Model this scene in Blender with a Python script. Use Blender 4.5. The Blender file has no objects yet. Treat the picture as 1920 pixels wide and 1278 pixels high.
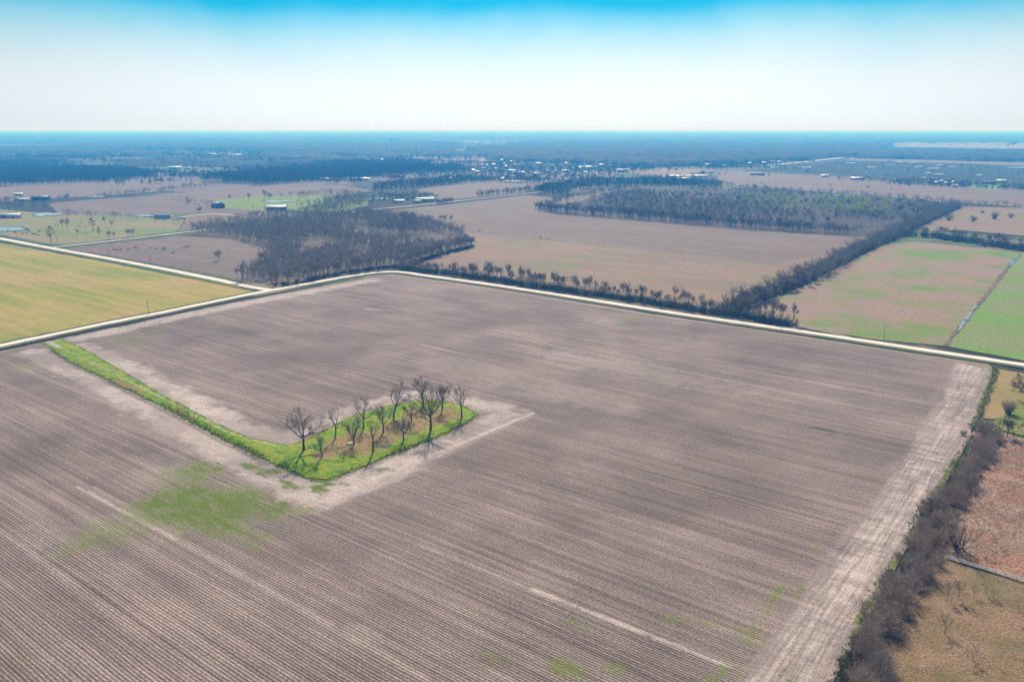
import bpy, math, random
import numpy as np
from mathutils import Vector, Matrix
R = math.radians
rng = np.random.default_rng(11)
random.seed(11)
sc = bpy.context.scene
col = sc.collection

# ------------------------------------------------------------------ camera
H, F, PITCH = 120.0, 1493.0, R(14.96)
cd = bpy.data.cameras.new('camera')
cam = bpy.data.objects.new('camera', cd); col.objects.link(cam)
cam.location = (0, 0, H); cam.rotation_euler = (R(90) - PITCH, 0, 0)
cd.sensor_width = 36; cd.lens = 36 * F / 1920
cd.clip_start = 1; cd.clip_end = 200000
sc.camera = cam

# ------------------------------------------------------------------ world, sun, exposure
SUN_EL, SUN_AZ = 38.0, 1.0            # the sun stands ahead of the camera, out of frame
w = bpy.data.worlds.new('World'); sc.world = w; w.use_nodes = True
nt = w.node_tree; nt.nodes.clear()
def wn(t, **k):
    n = nt.nodes.new(t)
    for a, b in k.items(): setattr(n, a, b)
    return n
wo = wn('ShaderNodeOutputWorld'); bg = wn('ShaderNodeBackground'); bg.inputs['Strength'].default_value = 0.1
sky = wn('ShaderNodeTexSky', sky_type='NISHITA', sun_disc=False)
sky.sun_elevation = R(SUN_EL); sky.sun_rotation = R(SUN_AZ); sky.altitude = 100
sky.air_density = 1.0; sky.dust_density = 2.0; sky.ozone_density = 2.0
tc = wn('ShaderNodeTexCoord'); sx = wn('ShaderNodeSeparateXYZ'); nt.links.new(tc.outputs['Generated'], sx.inputs[0])
# a bank of thin bright haze lies over the horizon, its ragged top some 7 degrees up, deep blue above it
mp = wn('ShaderNodeMapping'); mp.inputs['Scale'].default_value = (6, 6, 9); nt.links.new(tc.outputs['Generated'], mp.inputs[0])
nz = wn('ShaderNodeTexNoise'); nz.inputs['Scale'].default_value = 1.0; nz.inputs['Detail'].default_value = 5; nt.links.new(mp.outputs[0], nz.inputs[0])
nm = wn('ShaderNodeMath', operation='MULTIPLY_ADD'); nt.links.new(nz.outputs[0], nm.inputs[0]); nm.inputs[1].default_value = 0.036
nt.links.new(sx.outputs[2], nm.inputs[2])
cr = wn('ShaderNodeValToRGB'); cr.color_ramp.interpolation = 'B_SPLINE'
mr = wn('ShaderNodeMapRange'); mr.inputs[1].default_value = 0.018; mr.inputs[2].default_value = 0.218
nt.links.new(nm.outputs[0], mr.inputs[0]); nt.links.new(mr.outputs[0], cr.inputs[0])
SKY_STOPS = [(0.0, (7.2, 7.9, 8.3)), (0.10, (7.8, 8.5, 8.9)), (0.22, (7.9, 8.5, 8.8)), (0.34, (6.9, 8.2, 8.7)), (0.44, (5.4, 7.6, 8.5)), (0.53, (3.7, 6.9, 8.2)), (0.62, (1.6, 5.8, 7.9)), (0.685, (0.08, 4.6, 7.5)), (0.75, (0.0, 4.3, 7.3)), (1.0, (6.2, 7.4, 8.2))]
els = cr.color_ramp.elements
while len(els) < len(SKY_STOPS): els.new(0.5)
for e, (p, c) in zip(els, SKY_STOPS): e.position = p; e.color = (*[x / 10 for x in c], 1)
sc10 = wn('ShaderNodeMix', data_type='RGBA', blend_type='MULTIPLY'); sc10.inputs[0].default_value = 1
nt.links.new(cr.outputs[0], sc10.inputs[6]); sc10.inputs[7].default_value = (10, 10, 10, 1)
# brighter below the sun, a little greyer away from it
dotn = wn('ShaderNodeVectorMath', operation='DOT_PRODUCT'); nt.links.new(tc.outputs['Generated'], dotn.inputs[0])
dotn.inputs[1].default_value = (math.sin(R(2)), math.cos(R(2)), 0)
mr2 = wn('ShaderNodeMapRange'); mr2.inputs[1].default_value = 0.8; mr2.inputs[2].default_value = 1.0; mr2.inputs[3].default_value = 0.80; mr2.inputs[4].default_value = 1.04
nt.links.new(dotn.outputs['Value'], mr2.inputs[0])
sc11 = wn('ShaderNodeVectorMath', operation='SCALE'); nt.links.new(sc10.outputs[2], sc11.inputs[0]); nt.links.new(mr2.outputs[0], sc11.inputs['Scale'])
up = wn('ShaderNodeMapRange', interpolation_type='SMOOTHSTEP'); up.inputs[1].default_value = 0.25; up.inputs[2].default_value = 0.5
nt.links.new(sx.outputs[2], up.inputs[0])
mx = wn('ShaderNodeMix', data_type='RGBA'); nt.links.new(up.outputs[0], mx.inputs[0]); nt.links.new(sc11.outputs[0], mx.inputs[6]); nt.links.new(sky.outputs[0], mx.inputs[7])
nt.links.new(mx.outputs[2], bg.inputs['Color']); nt.links.new(bg.outputs[0], wo.inputs[0])

sl = bpy.data.lights.new('sun', 'SUN'); sl.energy = 5.0; sl.angle = R(0.55); sl.color = (1.0, 0.95, 0.87)
so = bpy.data.objects.new('sun', sl); col.objects.link(so); so.location = (0, 0, 400)
sdir = Vector((math.sin(R(SUN_AZ)) * math.cos(R(SUN_EL)), math.cos(R(SUN_AZ)) * math.cos(R(SUN_EL)), math.sin(R(SUN_EL))))
so.rotation_euler = sdir.to_track_quat('Z', 'Y').to_euler()

sc.view_settings.view_transform = 'Standard'; sc.view_settings.look = 'None'
sc.view_settings.exposure = 0.25; sc.view_settings.gamma = 1
cy = sc.cycles
cy.max_bounces = 5; cy.diffuse_bounces = 2; cy.glossy_bounces = 2; cy.transmission_bounces = 2; cy.volume_bounces = 0; cy.transparent_max_bounces = 8
cy.use_denoising = True; cy.denoiser = 'OPENIMAGEDENOISE'; cy.denoising_input_passes = 'RGB_ALBEDO_NORMAL'; cy.denoising_prefilter = 'NONE'
cy.sample_clamp_indirect = 4

# ------------------------------------------------------------------ ground points from picture points (rays met with the flat land)
def G(px, py, z=0.0):
    u = (px - 960) / F; v = (639 - py) / F
    dy = math.cos(PITCH) + v * math.sin(PITCH); dz = -math.sin(PITCH) + v * math.cos(PITCH)
    t = (z - H) / dz
    return np.array((u * t, dy * t))
def GP(pts): return np.array([G(*p) for p in pts])
def tall(px, yb, yt):
    x, y = G(px, yb); v = (639 - yt) / F
    return H + y * (-math.sin(PITCH) + v * math.cos(PITCH)) / (math.cos(PITCH) + v * math.sin(PITCH))
ROW = R(-37.2)
EU = np.array((math.cos(ROW), math.sin(ROW))); EV = np.array((-math.sin(ROW), math.cos(ROW)))

# ------------------------------------------------------------------ helpers: noise, distances
def vnoise(x, y, seed=0):
    xi = np.floor(x).astype(np.int64); yi = np.floor(y).astype(np.int64); fx = x - xi; fy = y - yi
    fx = fx * fx * (3 - 2 * fx); fy = fy * fy * (3 - 2 * fy)
    def h(a, b):
        n = (a * 374761393 + b * 668265263 + seed * 974634777) & 0xffffffff
        n = ((n ^ (n >> 13)) * 1274126177) & 0xffffffff
        n = ((n ^ (n >> 16)) * 2246822519) & 0xffffffff
        return ((n ^ (n >> 15)) & 0xffffff) / 0xffffff
    return (h(xi, yi) * (1 - fx) + h(xi + 1, yi) * fx) * (1 - fy) + (h(xi, yi + 1) * (1 - fx) + h(xi + 1, yi + 1) * fx) * fy
def fbm(x, y, seed=0, n=4):
    s = 0; a = 0.5; t = 0
    for i in range(n):
        s = s + a * vnoise(x * 2 ** i, y * 2 ** i, seed + i); t += a; a *= 0.55
    return s / t
def inside(P, poly):
    x, y = P[:, 0], P[:, 1]; r = np.zeros(len(P), bool); n = len(poly)
    for i in range(n):
        x0, y0 = poly[i]; x1, y1 = poly[(i + 1) % n]
        if y0 == y1: continue
        c = ((y0 > y) != (y1 > y)) & (x < (x1 - x0) * (y - y0) / (y1 - y0) + x0)
        r ^= c
    return r
def dline(P, line):
    d = np.full(len(P), 1e9)
    for a, b in zip(line[:-1], line[1:]):
        ab = b - a; t = np.clip(((P - a) @ ab) / max(ab @ ab, 1e-9), 0, 1)
        d = np.minimum(d, np.hypot(*(P - a - t[:, None] * ab).T))
    return d
def sdpoly(P, poly):
    d = dline(P, np.vstack([poly, poly[:1]])); return np.where(inside(P, poly), -d, d)
def sm(x, a, b):
    t = np.clip((x - a) / (b - a), 0, 1); return t * t * (3 - 2 * t)

# ------------------------------------------------------------------ helpers: objects
def tag(o, label=None, cat=None, group=None, kind=None):
    if label: o['label'] = label
    if cat: o['category'] = cat
    if group: o['group'] = group
    if kind: o['kind'] = kind
    return o
def mesh_np(name, V, Fc, attrs=None, smooth=False):
    V = np.asarray(V, np.float32); Fc = np.asarray(Fc, np.int32); k = Fc.shape[1]
    me = bpy.data.meshes.new(name)
    me.vertices.add(len(V)); me.vertices.foreach_set('co', V.ravel())
    me.loops.add(Fc.size); me.loops.foreach_set('vertex_index', Fc.ravel())
    me.polygons.add(len(Fc)); me.polygons.foreach_set('loop_start', np.arange(0, Fc.size, k, dtype=np.int32))
    if smooth: me.polygons.foreach_set('use_smooth', np.ones(len(Fc), bool))
    for n, a in (attrs or {}).items():
        at = me.attributes.new(n, 'FLOAT', 'POINT'); at.data.foreach_set('value', np.asarray(a, np.float32))
    me.update(calc_edges=True); me.validate()
    return me
def obj(name, me, mat=None, parent=None):
    o = bpy.data.objects.new(name, me); col.objects.link(o)
    if mat and me and not me.materials: me.materials.append(mat)
    if parent: o.parent = parent
    return o
def empty(name, loc=(0, 0, 0), rz=0.0, s=1.0):
    o = bpy.data.objects.new(name, None); col.objects.link(o); o.location = loc; o.rotation_euler = (0, 0, rz)
    o.scale = (s, s, s) if not hasattr(s, '__len__') else s
    o.empty_display_size = 0.5
    return o
def copy_tree(o, parent=None):
    c = o.copy(); col.objects.link(c)
    if parent: c.parent = parent
    for ch in list(o.children): copy_tree(ch, c)
    return c

class MB:                                            # gathers shapes of one part into one mesh
    def __init__(s): s.V = []; s.T = []; s.n = 0
    def add(s, V, T):
        V = np.asarray(V, float); s.V.append(V); s.T.append(np.asarray(T, int) + s.n); s.n += len(V)
    def box(s, c, d, rz=0.0):
        c = np.array(c, float); d = np.array(d, float) / 2
        q = np.array([(-1, -1, -1), (1, -1, -1), (1, 1, -1), (-1, 1, -1), (-1, -1, 1), (1, -1, 1), (1, 1, 1), (-1, 1, 1)]) * d
        cs, sn = math.cos(rz), math.sin(rz)
        q = np.c_[q[:, 0] * cs - q[:, 1] * sn, q[:, 0] * sn + q[:, 1] * cs, q[:, 2]]
        f = [(0, 3, 2, 1), (4, 5, 6, 7), (0, 1, 5, 4), (1, 2, 6, 5), (2, 3, 7, 6), (3, 0, 4, 7)]
        s.add(q + c, [t for a, b, c_, d_ in f for t in ((a, b, c_), (a, c_, d_))])
    def tube(s, P, rad, k=5, cap=False):
        P = np.asarray(P, float); n = len(P); rad = np.broadcast_to(rad, (n,))
        V = []
        for i in range(n):
            d = P[min(i + 1, n - 1)] - P[max(i - 1, 0)]; d /= np.linalg.norm(d) + 1e-9
            a = np.cross(d, (0, 0, 1) if abs(d[2]) < .9 else (1, 0, 0)); a /= np.linalg.norm(a); b = np.cross(d, a)
            th = np.arange(k) * 2 * math.pi / k
            V.append(P[i] + rad[i] * (np.cos(th)[:, None] * a + np.sin(th)[:, None] * b))
        T = []
        for i in range(n - 1):
            for j in range(k):
                a, b, c, d = i * k + j, i * k + (j + 1) % k, (i + 1) * k + (j + 1) % k, (i + 1) * k + j
                T += [(a, d, c), (a, c, b)]
        if cap: T += [((n - 1) * k, (n - 1) * k + j, (n - 1) * k + j + 1) for j in range(1, k - 1)]
        s.add(np.vstack(V), T)
    def sliver(s, p, q, wd):                         # a thin flat twig
        p = np.asarray(p, float); q = np.asarray(q, float); d = q - p
        a = np.cross(d, rng.normal(size=3)); a *= wd / (2 * np.linalg.norm(a) + 1e-9)
        s.add([p - a, p + a, q], [(0, 1, 2)])
    def prism(s, prof, x0, x1):                      # profile in (y, z) run along x
        n = len(prof); A = np.array([(x0, y, z) for y, z in prof]); B = np.array([(x1, y, z) for y, z in prof])
        T = []
        for i in range(n):
            j = (i + 1) % n; T += [(i, j, n + j), (i, n + j, n + i)]
        T += [(0, i + 1, i) for i in range(1, n - 1)] + [(n, n + i, n + i + 1) for i in range(1, n - 1)]
        s.add(np.vstack([A, B]), T)
    def arrays(s): return np.vstack(s.V), np.vstack(s.T)
    def mesh(s, name, mat=None, smooth=False):
        me = mesh_np(name, *s.arrays(), smooth=smooth)
        if mat: me.materials.append(mat)
        return me

# ------------------------------------------------------------------ helpers: materials
class Mat:
    def __init__(s, name, rough=0.95, spec=0.15):
        s.m = bpy.data.materials.new(name); s.m.use_nodes = True; s.t = s.m.node_tree
        s.b = s.t.nodes['Principled BSDF']; s.b.inputs['Roughness'].default_value = rough; s.b.inputs['Specular IOR Level'].default_value = spec
        s.geo = None
    def n(s, t, **k):
        x = s.t.nodes.new(t)
        for a, b in k.items(): setattr(x, a, b)
        return x
    def put(s, sock, v):
        if isinstance(v, bpy.types.NodeSocket): s.t.links.new(v, sock)
        elif isinstance(v, tuple) and len(v) == 3 and sock.type == 'RGBA': sock.default_value = (*v, 1)
        else: sock.default_value = v
    def pos(s):
        if not s.geo: s.geo = s.n('ShaderNodeNewGeometry')
        return s.geo.outputs['Position']
    def rows(s, scale=(1, 1, 1)):                    # position turned so x runs along the rows, then scaled
        a = s.n('ShaderNodeVectorRotate', rotation_type='Z_AXIS'); s.put(a.inputs['Vector'], s.pos()); a.inputs['Angle'].default_value = -ROW
        b = s.n('ShaderNodeVectorMath', operation='MULTIPLY'); s.put(b.inputs[0], a.outputs[0]); b.inputs[1].default_value = scale
        return b.outputs[0]
    def noise(s, scale=1.0, detail=3, vec=None, rough=0.55, dist=0.0):
        x = s.n('ShaderNodeTexNoise'); x.inputs['Scale'].default_value = scale; x.inputs['Detail'].default_value = detail
        x.inputs['Roughness'].default_value = rough; x.inputs['Distortion'].default_value = dist
        s.put(x.inputs['Vector'], vec if vec is not None else s.pos()); return x.outputs[0]
    def math(s, op, a, b=0.0, c=0.0):
        x = s.n('ShaderNodeMath', operation=op); s.put(x.inputs[0], a); s.put(x.inputs[1], b)
        if op in ('MULTIPLY_ADD',): s.put(x.inputs[2], c)
        return x.outputs[0]
    def rng(s, v, a, b, lo=0.0, hi=1.0):
        x = s.n('ShaderNodeMapRange', interpolation_type='SMOOTHSTEP')
        for i, q in enumerate((v, a, b, lo, hi)): s.put(x.inputs[i], q)
        return x.outputs[0]
    def mix(s, f, a, b, mode='MIX'):
        x = s.n('ShaderNodeMix', data_type='RGBA', blend_type=mode); s.put(x.inputs[0], f); s.put(x.inputs[6], a); s.put(x.inputs[7], b); return x.outputs[2]
    def ramp(s, f, stops):
        x = s.n('ShaderNodeValToRGB'); e = x.color_ramp.elements
        while len(e) < len(stops): e.new(0.5)
        for q, (p, c) in zip(e, stops): q.position = p; q.color = (*c, 1)
        s.put(x.inputs[0], f); return x.outputs[0]
    def attr(s, name): return s.n('ShaderNodeAttribute', attribute_name=name).outputs['Fac']
    def gain(s, c, f):                               # colour times a number
        x = s.n('ShaderNodeVectorMath', operation='SCALE'); s.put(x.inputs[0], c); s.put(x.inputs['Scale'], f); return x.outputs[0]
    def bump(s, h, dist=0.1, strength=1.0):
        x = s.n('ShaderNodeBump'); x.inputs['Strength'].default_value = strength; x.inputs['Distance'].default_value = dist
        s.put(x.inputs['Height'], h); s.t.links.new(x.outputs[0], s.b.inputs['Normal'])
    def col(s, c): s.put(s.b.inputs['Base Color'], c); return s.m

def plain(name, c, rough=0.7, spec=0.3, vary=0.25, scale=1.5):
    m = Mat(name, rough, spec); n = m.noise(scale, 3)
    return m.col(m.gain(m.mix(0.0, c, c), m.rng(n, 0.3, 0.7, 1 - vary, 1 + vary)))
def soilgrass(name, a, b, c, big=0.012, streak=(0.006, 0.05, 1), fine=1.2, amt=0.5, grain=0.35, bump=0.25, lines=0.0, period=3.0):
    """open land: colour A broken by B in drawn-out streaks and by C in patches, grainy to the metre"""
    m = Mat(name)
    s1 = m.noise(1.0, 5, m.rows(streak), 0.6); s2 = m.noise(big, 5, None, 0.6); s3 = m.noise(fine, 4, None, 0.7)
    k = m.mix(m.rng(s1, 0.42, 0.62), a, b)
    k = m.mix(m.math('MULTIPLY', m.rng(m.math('MULTIPLY_ADD', s3, 0.25, s2), 0.58, 0.78), amt), k, c)
    g = m.rng(s3, 0.25, 0.75, 1 - grain, 1 + grain)
    if lines:
        q = m.n('ShaderNodeSeparateXYZ'); m.put(q.inputs[0], m.rows((1, 1, 1)))
        wv = m.math('SINE', m.math('MULTIPLY_ADD', m.noise(0.03, 2), 6.0, m.math('MULTIPLY', q.outputs[1], 2 * math.pi / period)))
        g = m.math('MULTIPLY', g, m.math('MULTIPLY_ADD', wv, lines, 1.0))
    if bump: m.bump(s3, bump)
    return m.col(m.gain(k, g))

# ------------------------------------------------------------------ sheets of ground
def sheet(name, poly, z, mat, label, cat, kind='structure', jag=0.0):
    """one flat sheet in the outline POLY (ground points), the outline made a little uneven"""
    P = []
    n = len(poly)
    for i in range(n):
        a, b = poly[i], poly[(i + 1) % n]; L = np.hypot(*(b - a)); k = max(1, int(L / 6)) if jag else 1
        k = min(k, 80)
        for j in range(k):
            p = a + (b - a) * j / k
            if jag and j:
                nn = np.array((-(b - a)[1], (b - a)[0])) / L
                p = p + nn * jag * (2 * vnoise(np.array([p[0] * .13]), np.array([p[1] * .13]), 5)[0] - 1)
            P.append((p[0], p[1], z))
    me = bpy.data.meshes.new(name); me.from_pydata(P, [], [list(range(len(P)))])
    me.update()
    import bmesh
    bm = bmesh.new(); bm.from_mesh(me); bmesh.ops.triangulate(bm, faces=bm.faces[:]); 
    for f in bm.faces:
        if f.normal.z < 0: f.normal_flip()
    bm.to_mesh(me); bm.free()
    return tag(obj(name, me, mat), label, cat, None, kind)
def smooth_line(P, step=5.0):
    P = np.asarray(P, float); out = []
    Q = np.vstack([2 * P[0] - P[1], P, 2 * P[-1] - P[-2]])
    for i in range(1, len(Q) - 2):
        a, b, c, d = Q[i - 1], Q[i], Q[i + 1], Q[i + 2]; k = max(2, min(60, int(np.hypot(*(c - b)) / step)))
        for j in range(k):
            t = j / k
            out.append(0.5 * (2 * b + (c - a) * t + (2 * a - 5 * b + 4 * c - d) * t * t + (3 * b - a - 3 * c + d) * t ** 3))
    out.append(P[-1]); return np.array(out)
def strip(name, line, o0, o1, z, mat, label, cat, jag=0.4, kind='structure', step=5.0, crown=0.0):
    L = smooth_line(line, step); d = np.gradient(L, axis=0); d /= np.hypot(*d.T)[:, None]; nn = np.c_[-d[:, 1], d[:, 0]]
    K = 5; V = []; A = []
    for j in range(K):
        t = j / (K - 1); o = o0 + (o1 - o0) * t
        w_ = jag * (vnoise(L[:, 0] * .25, L[:, 1] * .25, 31 + (j > 2)) * 2 - 1) if j in (0, K - 1) else 0
        p = L + nn * (o + w_)[:, None] if hasattr(o + w_, '__len__') else L + nn * (o + w_)
        V.append(np.c_[p, np.full(len(L), z + crown * (1 - (2 * t - 1) ** 2))]); A.append(np.full(len(L), 2 * t - 1))
    n = len(L); V = np.vstack(V); Fq = []
    for j in range(K - 1):
        for i in range(n - 1): Fq.append((j * n + i, j * n + i + 1, (j + 1) * n + i + 1, (j + 1) * n + i))
    Fq = np.array(Fq)
    if o1 < o0: Fq = Fq[:, ::-1]
    return tag(obj(name, mesh_np(name, V, Fq, {'across': np.concatenate(A)}), mat), label, cat, None, kind)

# ================================================================== THE LAND
# ------------------------------------------------------------------ lines and outlines read off the photograph, as ground points
ROAD = GP([(-120, 674), (0, 648), (100, 627), (200, 606), (300, 586.5), (400, 565.5), (480, 549.5), (520, 542.5), (560, 535), (620, 524), (680, 514), (712, 510.5), (740, 509.5), (765, 511.5), (800, 517), (900, 530.5), (1000, 545.5), (1100, 561), (1200, 577), (1350, 599.5), (1500, 621), (1650, 643.5), (1800, 666), (1920, 684), (2150, 720)])
LANE = GP([(-150, 417), (0, 447), (100, 466), (200, 484), (300, 503), (400, 523), (465, 537), (512, 544.5)])
FARM_ROAD = GP([(100, 464), (125, 461), (200, 453), (330, 437.5), (553, 411), (660, 397), (820, 381), (985, 363), (1100, 352)])
FAR_ROAD = GP([(1440, 310), (1470, 307), (1540, 300), (1605, 293), (1640, 289)])
FARM_LANE = GP([(316, 410), (370, 404), (400, 401), (470, 408)])

# ------------------------------------------------------------------ the wide land to the horizon
m = Mat('wide_land')
vo = m.n('ShaderNodeTexVoronoi', distance='CHEBYCHEV'); m.put(vo.inputs['Vector'], m.rows((0.0019, 0.0026, 1))); vo.inputs['Scale'].default_value = 1.0; vo.inputs['Randomness'].default_value = 0.75
sp = m.n('ShaderNodeSeparateColor'); m.put(sp.inputs[0], vo.outputs['Color'])
k = m.ramp(sp.outputs[0], [(0.0, (0.11, 0.09, 0.055)), (0.3, (0.16, 0.12, 0.095)), (0.5, (0.09, 0.12, 0.045)), (0.68, (0.20, 0.155, 0.12)), (0.85, (0.085, 0.13, 0.03)), (1.0, (0.14, 0.12, 0.095))])
k.node.color_ramp.interpolation = 'CONSTANT'
f1 = m.noise(0.0016, 4, m.rows((1, 1.9, 1))); f2 = m.noise(0.05, 4)
k = m.mix(m.rng(m.math('MULTIPLY_ADD', f2, 0.12, f1), 0.53, 0.57), k, (0.022, 0.024, 0.014))
m.col(m.gain(k, m.rng(f2, 0.3, 0.7, 0.75, 1.25)))
BIG = 42000.0
V = [(-BIG, -1500, -0.4), (BIG, -1500, -0.4), (BIG, BIG, -0.4), (-BIG, BIG, -0.4)]
tag(obj('ground', mesh_np('ground', V, [(0, 1, 2), (0, 2, 3)]), m.m), 'flat farmland stretching away to the hazy horizon', 'ground', None, 'structure')

# ------------------------------------------------------------------ materials of the open fields
tan_m = soilgrass('tan_grass', (0.25, 0.165, 0.098), (0.205, 0.14, 0.098), (0.16, 0.17, 0.06), big=0.011, fine=0.5, amt=0.55, streak=(0.01, 0.05, 1), grain=0.3)
mauve_m = soilgrass('mauve_stubble', (0.165, 0.115, 0.085), (0.195, 0.138, 0.095), (0.13, 0.125, 0.075), big=0.01, fine=0.35, amt=0.45, grain=0.32)
mauve2_m = soilgrass('dark_stubble', (0.16, 0.11, 0.092), (0.195, 0.137, 0.105), (0.12, 0.12, 0.07), big=0.009, fine=0.25, amt=0.5, grain=0.25)
pasture_m = soilgrass('mown_pasture', (0.30, 0.25, 0.045), (0.21, 0.215, 0.022), (0.37, 0.25, 0.09), big=0.010, streak=(0.0045, 0.06, 1), fine=0.8, amt=0.9, grain=0.22, lines=.05, period=11.0)
farm_m = soilgrass('farm_pasture', (0.20, 0.19, 0.055), (0.25, 0.19, 0.10), (0.13, 0.20, 0.03), big=0.015, fine=0.6, amt=0.8, grain=0.3)
lush_m = soilgrass('lush_pasture', (0.15, 0.22, 0.03), (0.19, 0.20, 0.05), (0.12, 0.22, 0.02), big=0.02, fine=0.6, amt=0.8, grain=0.3)
winter_m = soilgrass('winter_grass', (0.265, 0.175, 0.13), (0.25, 0.18, 0.095), (0.13, 0.21, 0.028), big=0.016, streak=(0.012, 0.03, 1), fine=0.4, amt=1.0, grain=0.28)
green_m = soilgrass('young_green', (0.14, 0.24, 0.035), (0.19, 0.21, 0.07), (0.25, 0.18, 0.13), big=0.014, streak=(0.012, 0.04, 1), fine=0.5, amt=0.5, grain=0.28)
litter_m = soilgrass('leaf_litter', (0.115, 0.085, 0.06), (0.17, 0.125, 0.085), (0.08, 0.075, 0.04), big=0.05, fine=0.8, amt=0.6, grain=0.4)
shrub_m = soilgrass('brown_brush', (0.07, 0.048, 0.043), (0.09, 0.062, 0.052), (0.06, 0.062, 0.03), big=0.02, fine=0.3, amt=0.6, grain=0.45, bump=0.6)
nursery_m = soilgrass('nursery_ground', (0.030, 0.040, 0.022), (0.05, 0.05, 0.03), (0.12, 0.09, 0.07), big=0.004, fine=0.1, amt=0.35, grain=0.4)
tawny_m = soilgrass('tawny_strip', (0.30, 0.20, 0.075), (0.24, 0.19, 0.06), (0.33, 0.20, 0.11), big=0.03, fine=1.0, amt=0.6, grain=0.22)
lawn_m = soilgrass('lawn', (0.16, 0.20, 0.035), (0.21, 0.19, 0.06), (0.12, 0.2, 0.02), big=0.05, fine=1.5, amt=0.6, grain=0.25)
scrub_m = soilgrass('rank_grass', (0.31, 0.195, 0.115), (0.25, 0.165, 0.085), (0.13, 0.125, 0.04), big=0.05, streak=(0.09, 0.11, 1), fine=1.6, amt=0.6, grain=0.5, bump=0.5)
red_m = soilgrass('red_brush', (0.33, 0.17, 0.105), (0.25, 0.165, 0.11), (0.38, 0.27, 0.20), big=0.06, streak=(0.06, 0.08, 1), fine=1.1, amt=0.8, grain=0.55, bump=0.7)
verge_m = soilgrass('verge_grass', (0.13, 0.125, 0.045), (0.16, 0.13, 0.075), (0.08, 0.11, 0.025), big=0.05, fine=0.9, amt=0.8, grain=0.35)
ditch_m = soilgrass('ditch_weeds', (0.055, 0.055, 0.025), (0.08, 0.07, 0.045), (0.05, 0.075, 0.02), big=0.08, fine=0.8, amt=0.8, grain=0.4)
shoulder_m = soilgrass('road_shoulder', (0.22, 0.17, 0.10), (0.17, 0.15, 0.065), (0.28, 0.23, 0.17), big=0.06, fine=0.8, amt=0.7, grain=0.3)

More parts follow.
